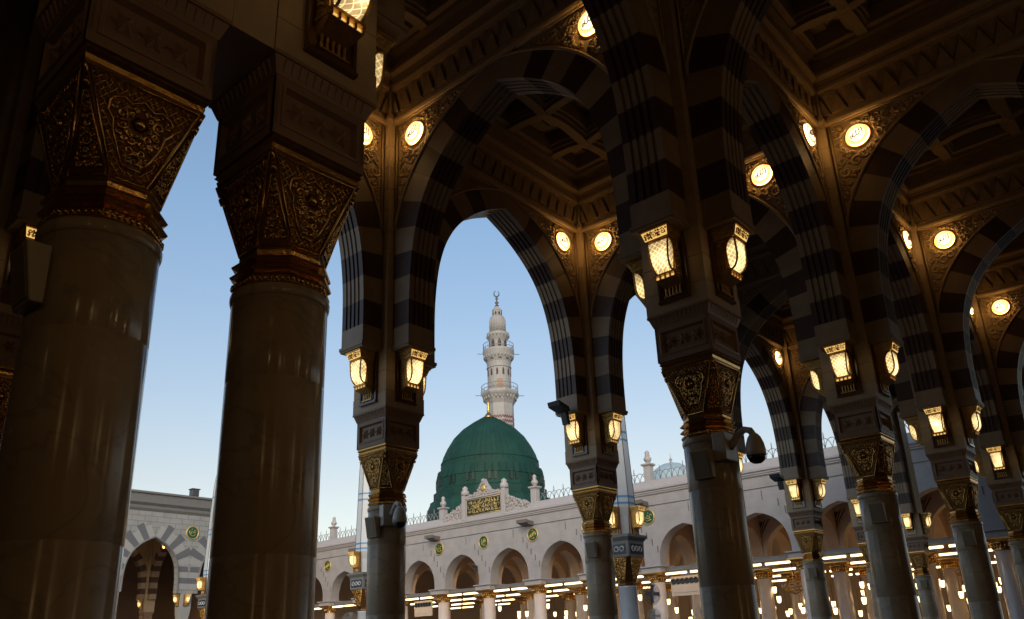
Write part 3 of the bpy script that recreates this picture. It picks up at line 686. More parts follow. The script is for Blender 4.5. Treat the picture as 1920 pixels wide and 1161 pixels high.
# ------------------------------------------------------------------ wall lanterns
def lantern_parts():
    t = thing('wall_lantern')      # local: wall at y=0, lantern stands out to -y, base at z=0
    bp = MB().box(-0.215, 0.215, -0.022, 0.0, 0.0, 0.87)
    for x in (-0.215, 0.185): bp.box(x, x + 0.03, -0.045, -0.022, 0.0, 0.87)
    bp.box(-0.185, 0.185, -0.045, -0.022, 0.0, 0.03); bp.box(-0.22, 0.22, -0.06, 0.0, -0.03, 0.0)
    bp.obj('backplate', M['wood'], t)
    # profile of the glazed body in (y,z)
    prof = [(-0.315, 0.70), (-0.315, 0.50)] + [(-0.20 - 0.115 * math.cos(a), 0.50 - 0.20 * math.sin(a)) for a in [math.pi / 2 * i / 8 for i in range(1, 9)]]
    g = MB(); hw = 0.135; n = len(prof); tw_ = lambda z: 0.80 + 0.28 * (z - 0.29) / 0.41
    g.add([(sx * hw * tw_(z), y, z) for sx in (-1, 1) for y, z in prof], [(i, i + 1, n + i + 1, n + i) for i in range(n - 1)], 0, True)
    inner = [(-0.10 - 0.20 * (1 - math.cos(a)) * 0.0 + 0.0, 0) for a in ()]
    arc = [(-0.305 + 0.125 * math.sin(a), 0.70 - 0.17 * (1 - math.cos(a))) for a in [math.pi / 2 * i / 6 for i in range(1, 7)]] + [(-0.18, 0.42)]
    side = prof + arc[::-1]
    for sx in (-1, 1): g.add([(sx * (hw * tw_(z) - 0.002), y, z) for y, z in side], [tuple(range(len(side)))])
    g.obj('lantern_glass', M['glass'], t)
    fr = MB()
    for sx in (-1, 1):
        fr.tube([(sx * hw * tw_(z), y, z) for y, z in prof], 0.014, 6); fr.tube([(sx * (hw * tw_(z) + 0.004), y, z) for y, z in [(-0.30, 0.70)] + arc + [(-0.19, 0.30)]], 0.012, 6)
        pl = [(-0.02, 0.72), (-0.02, 0.22), (-0.19, 0.22), (-0.20, 0.29), (-0.18, 0.31), (-0.18, 0.42)] + arc[-2::-1] + [(-0.305, 0.72)]
        fr.prism(pl, 'x', sx * (hw - 0.004), sx * (hw + 0.006))
    fr.tube([(-hw, -0.315, 0.695), (hw, -0.315, 0.695)], 0.012, 6); fr.tube([(-hw, -0.20, 0.295), (hw, -0.20, 0.295)], 0.012, 6)
    fo = fr.obj('lantern_frame', M['gold_soft'], t)
    sc = MB()
    ls, bs = scroll_fill([(-0.03, 0.705), (-0.03, 0.235), (-0.18, 0.235), (-0.165, 0.32), (-0.165, 0.53), (-0.20, 0.62), (-0.25, 0.68), (-0.27, 0.705)], 0.055, 0.011, 4, count=900)
    for sx in (-1, 1):
        sc = MB(); emboss(sc, ls, bs, lambda a, z, sx=sx: (sx * (hw + 0.009), a, z), 0.0085, n=4); sc.obj('side_scroll', M['gold_soft'], fo)
    ca = MB().box(-0.16, 0.16, -0.335, -0.02, 0.715, 0.725)
    ca.add([(-0.16, -0.335, 0.725), (0.16, -0.335, 0.725), (0.16, -0.02, 0.725), (-0.16, -0.02, 0.725), (-0.185, -0.375, 0.83), (0.185, -0.375, 0.83), (0.185, -0.02, 0.83), (-0.185, -0.02, 0.83)], [(1, 2, 6, 5), (3, 0, 4, 7)])
    ca.box(-0.20, 0.20, -0.395, -0.0, 0.83, 0.862)
    co = ca.obj('canopy', M['gold_soft'], t)
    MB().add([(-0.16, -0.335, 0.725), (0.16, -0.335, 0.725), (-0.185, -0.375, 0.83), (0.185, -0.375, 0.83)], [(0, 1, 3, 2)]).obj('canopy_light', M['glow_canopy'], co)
    cs = MB(); ls, bs = scroll_fill([(-0.155, 0.735), (0.155, 0.735), (0.178, 0.822), (-0.178, 0.822)], 0.04, 0.008, 8, count=700)
    emboss(cs, ls, bs, lambda x, z: (x, -0.338 - 0.04 * (z - 0.725) / 0.105, z), 0.0065, n=4)
    ls, bs = scroll_fill([(-0.325, 0.735), (-0.03, 0.735), (-0.03, 0.822), (-0.36, 0.822)], 0.04, 0.01, 6, count=500)
    for sx in (-1, 1): emboss(cs, ls, bs, lambda y, z, sx=sx: (sx * (0.163 + 0.025 * (z - 0.725) / 0.105), y, z), 0.0065, n=4)
    cs.obj('canopy_scrolls', M['gold_soft'], co)
    lo = MB().box(-0.15, 0.15, -0.235, -0.02, 0.262, 0.288).box(-0.14, 0.14, -0.205, -0.02, 0.215, 0.225)
    for i in range(5): x = -0.14 + 0.07 * i; lo.box(x - 0.012, x + 0.012, -0.215, -0.185, 0.224, 0.263)
    lo.add([(-0.15, -0.20, 0.215), (0.15, -0.20, 0.215), (0.15, -0.02, 0.215), (-0.15, -0.02, 0.215), (-0.12, -0.055, 0.16), (0.12, -0.055, 0.16), (0.12, -0.02, 0.16), (-0.12, -0.02, 0.16)], [(0, 1, 5, 4), (1, 2, 6, 5), (2, 3, 7, 6), (3, 0, 4, 7), (4, 5, 6, 7)])
    for i in range(5): x = -0.10 + 0.05 * i; lo.lathe([(0.007, 0.04), (0.014, 0.07), (0.010, 0.11), (0.015, 0.15), (0.012, 0.165)], 8, x, -0.045)
    lo.box(-0.13, 0.13, -0.07, -0.02, 0.03, 0.045)
    lo.obj('lower_bracket', M['gold_soft'], t)
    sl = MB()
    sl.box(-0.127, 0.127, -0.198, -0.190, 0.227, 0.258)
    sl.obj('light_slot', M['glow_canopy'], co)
    return t
make_lantern = Kind(lantern_parts)
FACES = {'-x': (-0.4285, 0, -math.pi / 2, 'lit gold lantern on the left face of the '), '-y': (0, -0.4285, 0, 'lit gold lantern on the right face of the '),
         '+y': (0, 0.4285, math.pi, 'half hidden lantern at rear left of the '), '+x': (0.4285, 0, math.pi / 2, 'half hidden lantern at rear right of the ')}
SHORT = {'A': 'nearest column at the left edge', 'B': 'second near column', 'C': 'domed camera column', 'D': 'column right of the dome', 'E': 'arm camera column', 'F': 'slim column below the black floodlight',
         'G': 'first column right of the arm camera', 'H': 'second column right of the arm camera', 'J': 'third column right of the arm camera', 'I': 'hidden column behind the first right one', 'L': 'farthest courtyard column',
         'X': 'column hidden by the arm camera one', 'Z': 'column behind the left edge one', 'K': 'last column at the right edge', 'N': 'column beyond the left edge', 'P': 'left paired column behind the viewer', 'Q': 'right paired column behind the viewer', 'R': 'third row column out of view'}
LANT = {'A': ['-y', '-x'], 'B': ['-y', '+x', '+y'], 'C': ['-x', '-y', '+x'], 'D': ['-x', '-y'], 'E': ['-x', '-y', '+y', '+x'], 'F': ['-x', '-y'], 'G': ['-x', '-y', '+y', '+x'], 'H': ['-x', '-y', '+y', '+x'], 'J': ['-x', '-y', '+y'], 'I': ['-x', '-y'], 'L': ['-x', '-y'], 'X': ['-x', '-y', '+y'], 'Z': ['+x', '-y'], 'K': ['-x', '-y'], 'N': ['+x', '-y', '+y'], 'P': ['+y', '-x'], 'Q': ['+y', '+x'], 'R': ['-x', '+y', '+x']}
for k, fl in LANT.items():
    cx, cy, _ = COLS[k]
    for f in fl:
        dx, dy, rz, ph = FACES[f]
        make_lantern((cx + dx, cy + dy, 5.525), rz, ph + SHORT[k], 'lantern', 'lit wall lanterns of the arcade')

# ------------------------------------------------------------------ lit medallions in the spandrels
ALLAH = [[(0.42, 0.46), (0.52, 0.28), (0.55, 0.0), (0.50, -0.22)], [(0.20, 0.50), (0.28, 0.30), (0.30, 0.05), (0.22, -0.16), (0.08, -0.22), (-0.02, -0.10), (-0.03, 0.12), (0.02, 0.34)],
         [(-0.03, 0.0), (-0.08, -0.24), (-0.20, -0.32), (-0.32, -0.24), (-0.34, -0.02), (-0.28, 0.18)], [(-0.34, -0.1), (-0.44, -0.30), (-0.56, -0.42), (-0.60, -0.22), (-0.52, -0.08), (-0.42, -0.16)]]
def disc_mat():
    m = M['disc']; nt = m.node_tree; L = nt.links; b = nt.nodes['Principled BSDF']
    tc = nt.nodes.new('ShaderNodeTexCoord'); sx = nt.nodes.new('ShaderNodeSeparateXYZ'); L.new(tc.outputs['Object'], sx.inputs[0])
    ln = nt.nodes.new('ShaderNodeVectorMath'); ln.operation = 'LENGTH'; cb = nt.nodes.new('ShaderNodeCombineXYZ')
    L.new(sx.outputs[0], cb.inputs[0]); L.new(sx.outputs[2], cb.inputs[2]); L.new(cb.outputs[0], ln.inputs[0])
    r = nt.nodes.new('ShaderNodeValToRGB'); r.color_ramp.elements[0].position = 0.0; r.color_ramp.elements[0].color = (1, 0.84, 0.52, 1)
    r.color_ramp.elements[1].position = 0.21; r.color_ramp.elements[1].color = (1.0, 0.55, 0.18, 1)
    e = r.color_ramp.elements.new(0.142); e.color = (1, 0.80, 0.44, 1); e = r.color_ramp.elements.new(0.155); e.color = (0.9, 0.52, 0.16, 1)
    L.new(ln.outputs['Value'], r.inputs[0])
    v = nt.nodes.new('ShaderNodeTexVoronoi'); v.inputs['Scale'].default_value = 38; L.new(tc.outputs['Object'], v.inputs['Vector'])
    mr = nt.nodes.new('ShaderNodeMapRange'); mr.inputs[1].default_value = 0.1; mr.inputs[2].default_value = 0.6; mr.inputs[3].default_value = 2.5 * LAMP; mr.inputs[4].default_value = 1.3 * LAMP
    L.new(v.outputs['Distance'], mr.inputs[0])
    L.new(r.outputs[0], b.inputs['Emission Color']); L.new(mr.outputs[0], b.inputs['Emission Strength'])
disc_mat()
def medallion_parts():
    t = thing('medallion_lamp'); r = 0.212
    d = MB(); n = 40
    d.add([(r * math.cos(2 * math.pi * i / n), -0.06, r * math.sin(2 * math.pi * i / n)) for i in range(n)] + [(0, -0.075, 0)], [(i, (i + 1) % n, n) for i in range(n)], 0, True)
    d.obj('glass_disc', M['disc'], t)
    MB().add([(r * math.cos(2 * math.pi * i / n), y, r * math.sin(2 * math.pi * i / n)) for y in (0.0, -0.06) for i in range(n)], [(i, (i + 1) % n, n + (i + 1) % n, n + i) for i in range(n)]).obj('glow_edge', M['disc_glow_edge'], t)
    ri = MB().tube([(0.232 * math.cos(2 * math.pi * i / n), 0.0, 0.232 * math.sin(2 * math.pi * i / n)) for i in range(n)], 0.02, 6, closed=True); ri.obj('rim', M['gold'], t)
    s = MB()
    for st in ALLAH: s.tube([(x * 0.20, -0.078, z * 0.20 + 0.02) for x, z in st], 0.0095, 5)
    for i in range(9):
        a = R(205 + 130 * i / 8); s.tube([(0.155 * math.cos(a), -0.069, 0.155 * math.sin(a)), (0.175 * math.cos(a + 0.1), -0.068, 0.175 * math.sin(a + 0.1))], 0.006, 4)
    s.obj('lettering', M['script'], t)
    return t
make_medal = Kind(medallion_parts)
MED = [  # wall centre x,y, along y?, end (+1/-1), label
 (0, 3, 1, 1, 'glowing round medallion right of the corner above the domed camera column'), (-3, 6, 0, 1, 'glowing medallion half hidden behind the second near column block'),
 (0, 3, 1, -1, 'glowing medallion at the top centre, cut by the dark arch'), (3, 6, 0, 1, 'left one of two glowing medallions above the column right of the dome'),
 (6, 3, 1, 1, 'right one of two glowing medallions above the column right of the dome'), (6, 3, 1, -1, 'glowing medallion seen through the arch right of the arm camera column'),
 (6, -3, 1, 1, 'largest glowing medallion at upper right, above first right hand column'), (3, 0, 0, 1, 'narrow glowing medallion just left of the largest one at upper right'),
 (12, -3, 1, 1, 'glowing medallion above the second column right of the arm camera'), (9, 0, 0, 1, 'narrow glowing medallion left of the second column corner on the right'),
 (18, -3, 1, 1, 'smallest glowing medallion near the right edge'), (15, 0, 0, 1, 'sliver of glowing medallion beside the smallest one near right edge'),
 (15, 6, 0, 1, 'small glowing medallion low behind the arm camera column, right of its capital'),
]
for x, y, al, e, lb in MED:
    if al: make_medal((x - WA + 0.008, y + e * 2.02, 10.55), -math.pi / 2, lb, 'lamp', 'lit spandrel medallions')
    else: make_medal((x + e * 2.02, y - WA + 0.008, 10.55), 0, lb, 'lamp', 'lit spandrel medallions')

# ------------------------------------------------------------------ small fittings on the columns
def speaker_parts():
    t = thing('column_speaker')
    b = MB().prism([(0.0, -0.19), (-0.08, -0.19), (-0.15, 0.20), (0.0, 0.20)], 'y', -0.145, 0.145)
    b.obj('cabinet', M['beige'], t, bevel=0.012)
    MB().add([(-0.086, -0.115, -0.165), (-0.086, 0.115, -0.165), (-0.148, 0.115, 0.175), (-0.148, -0.115, 0.175), (-0.092, -0.115, -0.165), (-0.092, 0.115, -0.165), (-0.154, 0.115, 0.175), (-0.154, -0.115, 0.175)],
             [(4, 5, 6, 7), (0, 1, 5, 4), (1, 2, 6, 5), (2, 3, 7, 6), (3, 0, 4, 7)]).obj('grille', M['grille'], t)
    MB().box(0.0, 0.03, -0.05, 0.05, -0.06, 0.06).obj('bracket', M['charcoal'], t)
    return t
make_speaker = Kind(speaker_parts)
for k, lb in [('A', 'beige speaker box on the nearest column at the left edge'), ('C', 'beige wedge speaker on the domed camera column'), ('D', 'small speaker box on the column right of the dome'),
              ('E', 'speaker box on the column carrying the arm camera'), ('G', 'dark speaker on the first column right of the arm camera'), ('H', 'dark speaker on the second column right of the arm camera'),
              ('J', 'dark speaker on the third column right of the arm camera'), ('F', 'speaker on the slim column under the black floodlight'), ('L', 'small speaker on the farthest courtyard column')]:
    x, y, _ = COLS[k]; sp_ = make_speaker((x - 0.30, y - 0.06, H0 - 0.37), 0, lb, 'speaker', 'speakers on the arcade columns'); sp_.scale = (0.85, 0.85, 0.85)
def dome_cam_parts():
    t = thing('dome_camera')       # stands out to -y from a column face
    MB().box(-0.15, 0.15, -0.10, 0.06, -0.17, 0.17).obj('junction_box', M['white_plastic'], t, bevel=0.012)
    sc = MB()
    for sx in (-1, 1):
        for z in (-0.1, 0, 0.1): sc.lathe([(0.012, 0), (0.012, 0.012)], 8)
    arm = [(0.0, -0.08, 0.0), (0, -0.14, 0.04), (0, -0.21, 0.12), (0, -0.29, 0.165), (0, -0.36, 0.14), (0, -0.395, 0.07)]
    MB().tube(arm, 0.042, 12, taper=[1.35, 1.15, 1, 0.95, 0.95, 1.0]).obj('arm', M['white_plastic'], t)
    MB().lathe([(0.045, 0.09), (0.075, 0.05), (0.10, -0.02), (0.113, -0.10), (0.112, -0.16), (0.105, -0.165)], 28, 0, -0.395).obj('housing', M['white_plastic'], t)
    MB().lathe([(0.104, -0.162), (0.100, -0.19), (0.082, -0.225), (0.05, -0.248), (0.01, -0.256)], 28, 0, -0.395).obj('lens_dome', M['black'], t)
    return t
make_dcam = Kind(dome_cam_parts)
make_dcam((-0.15, -0.24, H0 - 0.17), 0, 'white camera on a curved arm with dark lens dome, on the big column', 'camera', 'dome cameras')
make_dcam((-0.17, 6 - 0.25, H0 - 0.19), R(-15), 'white domed camera on the column left of the green dome', 'camera', 'dome cameras')
def flood_parts():
    t = thing('floodlight')
    MB().prism([(-0.20, 0.10), (0.16, 0.02), (0.20, -0.10), (-0.16, -0.02)], 'y', -0.17, 0.17).obj('hood', M['charcoal'], t, bevel=0.015)
    MB().prism([(0.05, 0.10), (0.22, 0.02), (0.30, -0.36), (0.20, -0.36), (0.14, -0.10), (-0.02, 0.0)], 'y', -0.08, 0.08).obj('bracket_arm', M['charcoal'], t, bevel=0.01)
    MB().box(-0.16, -0.12, -0.14, 0.14, 0.02, 0.09).obj('lens', M['black'], t)
    return t
make_flood = Kind(flood_parts)
make_flood((4.80, 5.95, 6.46), R(0), 'black floodlight on the left springer of the column right of the dome', 'floodlight', 'black floodlights')
make_flood((16.0, 5.95, 6.30), R(0), 'black floodlight beside the slim column in front of the facade', 'floodlight', 'black floodlights')

# ------------------------------------------------------------------ white facade of the old hall (plane x = 36, runs along y)
FX = 36.0; PITCH = 4.83; YC = [23.2 + PITCH * k for k in range(-5, 10)]        # facade column lines
OARC = [(1.85, 5.95), (1.85, 6.35), (1.81, 6.75), (1.69, 7.17), (1.46, 7.58), (1.11, 7.94), (0.68, 8.19), (0.32, 8.31), (0.0, 8.38)]
op = resample(OARC, 0)[0]
def pierced_wall(mb, ys, x0, x1, ztop, zb=5.95, mi=0, prof=op, y_end=None):
    """wall along y with pointed openings between the column lines ys"""
    n = len(prof)
    for a, b in zip(ys[:-1], ys[1:]):
        c = (a + b) / 2; h = (b - a) / 2
        pts = [(c - p[0], p[1]) for p in prof] + [(c + p[0], p[1]) for p in prof[-2::-1]]
        m = len(pts)
        outer = [(a, zb)] + [(a + (b - a) * i / (m - 1), ztop) for i in range(m)] + [(b, zb)]
        for x in (x0, x1):
            v = [(x, y, z) for y, z in pts] + [(x, a + (b - a) * i / (m - 1), ztop) for i in range(m)] + [(x, a, zb), (x, b, zb)]
            mb.add(v, [(i, i + 1, m + i + 1, m + i) for i in range(m - 1)] + [(2 * m, 0, m), (m - 1, 2 * m + 1, 2 * m - 1)], mi)
        v = [(x0, y, z) for y, z in pts] + [(x1, y, z) for y, z in pts]
        mb.add(v, [(i, i + 1, m + i + 1, m + i) for i in range(m - 1)], mi, True)
        for s0, s1 in ((a, pts[0][0]), (pts[-1][0], b)): mb.add([(x0, s0, zb), (x1, s0, zb), (x1, s1, zb), (x0, s1, zb)], [(0, 1, 2, 3)], mi)
fac = thing('white_facade', (FX, 28, 0), 0, 'pale pinkish white courtyard facade with pointed arches below the green dome', 'building')
def fpart(mb, name, mats, parent=None, **k):
    o = mb.obj(name, mats, parent or fac, **k)
    if parent is None: o.location = (-FX, -28, 0)
    return o
w = MB(); pierced_wall(w, YC, FX, FX + 0.9, 10.45)
w.add([(FX, YC[0], 10.45), (FX, YC[-1], 10.45), (FX + 0.9, YC[-1], 10.45), (FX + 0.9, YC[0], 10.45)], [(0, 1, 2, 3)])
fw_ = fpart(w, 'wall', M['facade'])
rim_ = MB()
fpart(MB().prism([(FX - 0.02, 10.40), (FX - 0.10, 10.46), (FX - 0.10, 10.52), (FX - 0.16, 10.56), (FX - 0.16, 10.64), (FX - 0.26, 10.70), (FX - 0.26, 10.80), (FX - 0.05, 10.88), (FX + 0.9, 10.88), (FX + 0.9, 10.452), (FX, 10.452)], 'y', YC[0], YC[-1]), 'cornice', M['facade_trim'])
fpart(MB().prism([(FX + 0.0, 10.882), (FX + 0.35, 11.42), (FX + 0.8, 11.42), (FX + 0.8, 10.882)], 'y', YC[0], YC[-1]), 'parapet', M['facade_trim'])
sl = MB()  # short dark dashes stepping down the wall face
for yc in YC[1:-1]:
    for i in range(5): y = yc - 0.55 - 0.34 * i * 0 + (-0.9 - 0.36 * i) * 0 + 1.5 - 0.36 * i; zz = 9.0 - 0.45 * i; sl.box(FX - 0.02, FX + 0.01, y - 0.03, y + 0.03, zz - 0.42, zz)
    sl.box(FX - 0.012, FX + 0.01, yc + 1.85, yc + 1.90, 9.05, 9.6)
fpart(sl, 'dark_slits', M['facade_dark'])
fpart(MB().box(FX - 0.03, FX - 0.005, YC[0], YC[-1], 9.72, 9.755), 'cable', M['charcoal'])
tie = MB().box(FX + 0.25, FX + 0.65, YC[0], YC[-1], 5.62, 5.86)
fpart(tie, 'tie_beam', M['grey_trim'])
def hall_column_parts():
    t = thing('hall_column')
    MB().lathe([(0.52, 0), (0.52, 0.25), (0.47, 0.32), (0.455, 0.4), (0.44, 5.0)], 28).obj('shaft', M['hall_shaft'], t)
    MB().lathe([(0.44, 5.0), (0.48, 5.02), (0.47, 5.06), (0.50, 5.30), (0.60, 5.34), (0.60, 5.40)], 28).obj('capital', M['gold'], t)
    fl = MB()
    for i in range(20): a = 2 * math.pi * i / 20; fl.tube([(0.475 * math.cos(a), 0.475 * math.sin(a), 5.07), (0.53 * math.cos(a), 0.53 * math.sin(a), 5.3)], 0.03, 5)
    fl.obj('capital_leaves', M['gold'], t)
    MB().frus(0.60, 0.78, 5.401, 5.52).frus(0.80, 0.80, 5.52, 5.58).obj('gilt_abacus', M['gold'], t)
    MB().frus(0.74, 0.74, 5.58, 5.84).frus(0.74, 0.86, 5.84, 5.90).frus(0.86, 0.86, 5.90, 5.97).obj('impost', M['facade_trim'], t, bevel=0.01)
    return t
make_hcol = Kind(hall_column_parts)
HROWS = [FX + 0.45, FX + 0.45 + PITCH, FX + 0.45 + 2 * PITCH]
names = {}
for r_, x in enumerate(HROWS):
    for i, yc in enumerate(YC):
        if r_ > 0 and i > 10: continue
        if i in (0,) and r_ == 0: continue
        where = ['on the facade front', 'in the first row inside the hall', 'in the second row inside the hall'][r_]
        nth = ['at the right end', 'second from right', 'third from right', 'fourth from right', 'behind the arm camera column', 'beside the holed board', 'behind the column beside the dome', 'right of the inscription panel', 'below the inscription panel', 'left of the inscription panel', 'behind the domed camera', 'left of the domed camera', 'near the far left corner', 'in the far left corner', 'past the far left corner'][i]
        make_hcol((x, yc, 0), 0, 'pink hall column %s, %s' % (where, nth), 'column', 'pink columns of the old hall')
# inner arches, vaults and back wall of the hall
hall = thing('lit_hall', (FX + 8, 28, 0), 0, 'warm lit old prayer hall seen through the white facade arches', 'building')
def hpart(mb, name, mats):
    o = mb.obj(name, mats, hall); o.location = (-FX - 8, -28, 0); return o
for x in HROWS[1:]:
    iw = MB(); pierced_wall(iw, YC[:12], x - 0.35, x + 0.35, 9.3); hpart(iw, 'inner_arcade', M['hall_stone'])
for yc in YC[1:11]:
    sub = MB(); pierced_wall(sub, [0.0, PITCH, 2 * PITCH], -0.35, 0.35, 9.3)
    cw = MB(); cw.add([(HROWS[0] + 0.46 + y * 0.95, yc + x, z - 0.25 if z > 6.2 else z) for x, y, z in sub.v], sub.f); hpart(cw, 'cross_arch', M['hall_arch'])
dm = MB()
for r_ in range(2):
    for a, b in zip(YC[1:11], YC[2:12]):
        cy = (a + b) / 2; cx = (HROWS[r_] + HROWS[r_ + 1]) / 2 + 0.1
        dm.lathe([(2.2, 9.0), (2.05, 9.6), (1.6, 10.2), (0.9, 10.6), (0.05, 10.75)], 20, cx, cy, caps=False)
hpart(dm, 'vault_domes', M['hall_arch'])
hpart(MB().box(FX + 0.95, FX + 24, YC[0], YC[-1], 10.30, 10.4), 'vault_slab', M['hall_stone'])
orn = MB()
for r_ in range(1, 2):
    for yc in YC[1:11]:
        for s in (-1, 1):
            x = HROWS[r_] - 0.37; y = yc + s * 0.0
        orn.add([(x, yc - 0.62, 8.5), (x, yc + 0.62, 8.5), (x, yc + 0.25, 7.9), (x, yc, 7.1), (x, yc - 0.25, 7.9), (x - 0.02, yc, 8.0)], [(0, 1, 5), (1, 2, 5), (2, 3, 5), (3, 4, 5), (4, 0, 5)])
        for k in (1.0, 1.35): orn.tube([(x, yc - 0.75 * k, 8.6), (x, yc - 0.33 * k, 7.8), (x, yc, 7.1 - 0.4 * k), (x, yc + 0.33 * k, 7.8), (x, yc + 0.75 * k, 8.6)], 0.03, 4)
hpart(orn, 'painted_pattern', M['hall_red'])
hpart(MB().box(FX + 24, FX + 24.4, YC[0], YC[-1], 0, 10.3).box(FX + 1, FX + 24, YC[-1], YC[-1] + 0.4, 0, 10.3).box(FX + 1, FX + 24, YC[0] - 0.4, YC[0], 0, 10.3), 'back_wall', M['hall_stone'])

# tube lights below the tie beams
def tube_parts():
    t = thing('tube_light')
    MB().box(-0.035, 0.035, -0.74, 0.74, 0.05, 0.10).obj('fixture', M['white_plastic'], t)
    MB().tube([(0, -0.72, 0), (0, 0.72, 0)], 0.065, 10).obj('tube', M['tube'], t)
    return t
make_tube = Kind(tube_parts)
pos_words = ['right end', 'second', 'third', 'fourth', 'fifth', 'sixth', 'seventh', 'eighth', 'ninth', 'tenth', 'eleventh', 'twelfth', 'leftmost']
for r_, x in enumerate([FX + 0.1, HROWS[1] - 0.4, HROWS[2] - 0.4, HROWS[2] + 4.4]):
    for i, (a, b) in enumerate(zip(YC[:-1], YC[1:])):
        if r_ and i > 11: continue
        for k_, s_ in (('left', 1), ('right', -1)):
            make_tube((x, (a + b) / 2 + s_ * 0.86, 5.44), 0, '%s lit tube of the pair in the %s hall bay from the right, %s row' % (k_, ['first'] [0] if i == 0 else (pos_words[i] if i < len(pos_words) else 'last'), ['facade', 'second', 'third', 'deepest'][r_]), 'lamp', 'tube lights of the old hall')
# hanging cup lamps
def cup_parts():
    t = thing('hanging_lamp')
    MB().lathe([(0.07, -0.17), (0.11, -0.08), (0.13, 0.12), (0.12, 0.2)], 14).obj('shade', M['bulb'], t)
    MB().lathe([(0.13, 0.2), (0.08, 0.26), (0.03, 0.30), (0.012, 0.34), (0.012, 1.5)], 10).obj('hanger', M['golddark'], t)
    return t
make_cup = Kind(cup_parts)
rc = random.Random(3)
ki = 0
for x in (FX + 2.6, FX + 5.6, FX + 7.6, FX + 10.4, FX + 13):
    for i, (a, b) in enumerate(zip(YC[:9], YC[1:10])):
        fs_ = (0.5,) if x < FX + 3 else ((0.2, 0.4, 0.62, 0.85) if b < 24 else (0.35, 0.72))
        for f in fs_:
            make_cup((x + rc.uniform(-0.7, 0.7), a + (b - a) * f + rc.uniform(-0.3, 0.3), 3.1 + rc.uniform(-0.4, 1.4)), 0, 'small glowing cup lamp hanging among the pink columns of the old hall', 'lamp', 'hanging cup lamps in the old hall')
def fill_pendant_parts():  # unseen globe lamps added for warm fill and glints on the near columns
    t = thing('fill_pendant')
    MB().lathe([(0.02, -0.34), (0.2, -0.27), (0.30, -0.05), (0.28, 0.15), (0.16, 0.28)], 18).obj('globe', M['pendant'], t)
    MB().lathe([(0.17, 0.27), (0.18, 0.33), (0.05, 0.40), (0.015, 0.46), (0.015, 6.5)], 12).obj('hanger', M['golddark'], t)
    return t
make_fill_pendant = Kind(fill_pendant_parts)
for x, y, z in [(-10.2, -9, 4.6), (-3, -9, 4.6), (3, -10.5, 4.2), (-10.2, -15, 5.4), (-3, -15, 5.4), (-14, -7, 5.4)]:
    make_fill_pendant((x, y, z), 0, 'unseen globe lamp added behind the viewer for warm fill and column reflections', 'lamp', 'added fill lamps behind the viewer')
def chandelier_parts():
    t = thing('chandelier')
    MB().lathe([(0.02, 1.9), (0.03, 1.2), (0.16, 1.1), (0.10, 0.95), (0.25, 0.75), (0.32, 0.6)], 16).obj('crown', M['gold'], t)
    r = MB()
    for rr, z in ((0.72, 0.25), (0.95, 0.0), (0.6, -0.25)): r.tube([(rr * math.cos(2 * math.pi * i / 28), rr * math.sin(2 * math.pi * i / 28), z) for i in range(28)], 0.035, 6, closed=True)
    for i in range(14):
        a = 2 * math.pi * i / 14; c, s_ = math.cos(a), math.sin(a)
        r.tube([(0.2 * c, 0.2 * s_, 0.7), (0.72 * c, 0.72 * s_, 0.25), (0.95 * c, 0.95 * s_, 0.0), (0.6 * c, 0.6 * s_, -0.25), (0.05 * c, 0.05 * s_, -0.55)], 0.018, 5)
    r.obj('ring_frame', M['gold'], t)
    c = MB()
    for i in range(14):
        a = 2 * math.pi * i / 14; c.lathe([(0.02, 0.06), (0.05, 0.10), (0.06, 0.20), (0.03, 0.24)], 8, 0.95 * math.cos(a), 0.95 * math.sin(a))
    c.obj('cup_ring', M['hall_shaft'], t)
    return t
make_chand = Kind(chandelier_parts)
ch_ = make_chand((FX + 3.2, 15.6, 4.25), 0, 'brass ring chandelier seen left of the slim column before the facade', 'chandelier', 'chandeliers'); ch_.scale = (0.75, 0.75, 0.75)
make_chand((FX + 3.2, 6.2, 4.3), 0, 'brass ring chandelier near the right edge between columns', 'chandelier', 'chandeliers').scale = (0.75, 0.75, 0.75)

# green calligraphy roundels
def stroke_set(i):
    if i % 4 == 0: return ALLAH + [[(-0.2, 0.55), (0.05, 0.62)], [(0.3, -0.5), (-0.3, -0.55)]]
    if i % 4 == 1: return [[(0.6, 0.1), (0.5, 0.35), (0.3, 0.3), (0.3, 0.05), (0.1, 0.0), (0.0, 0.2), (-0.15, 0.25)], [(0.35, -0.05), (0.1, -0.25), (-0.15, -0.2), (-0.2, 0.05), (-0.45, 0.05), (-0.5, -0.35)], [(0.5, -0.35), (0.0, -0.5), (-0.4, -0.45)], [(0.0, 0.45), (0.1, 0.6)]]
    if i % 4 == 2: return [[(0.5, 0.3), (0.3, 0.45), (0.2, 0.2), (0.45, 0.05), (0.1, 0.0), (-0.1, 0.2), (-0.25, 0.0)], [(0.45, -0.2), (0.2, -0.45), (-0.2, -0.4), (-0.45, -0.1), (-0.5, 0.3)], [(-0.1, -0.15), (-0.25, -0.2)], [(-0.2, 0.5), (-0.05, 0.55)]]
    return [[(0.35, 0.55), (0.35, -0.3)], [(0.1, 0.55), (0.1, -0.3), (-0.1, -0.35), (-0.12, 0.1)], [(-0.35, 0.5), (-0.35, -0.3), (-0.1, -0.45), (0.4, -0.5)], [(-0.5, 0.2), (0.5, 0.15)]]
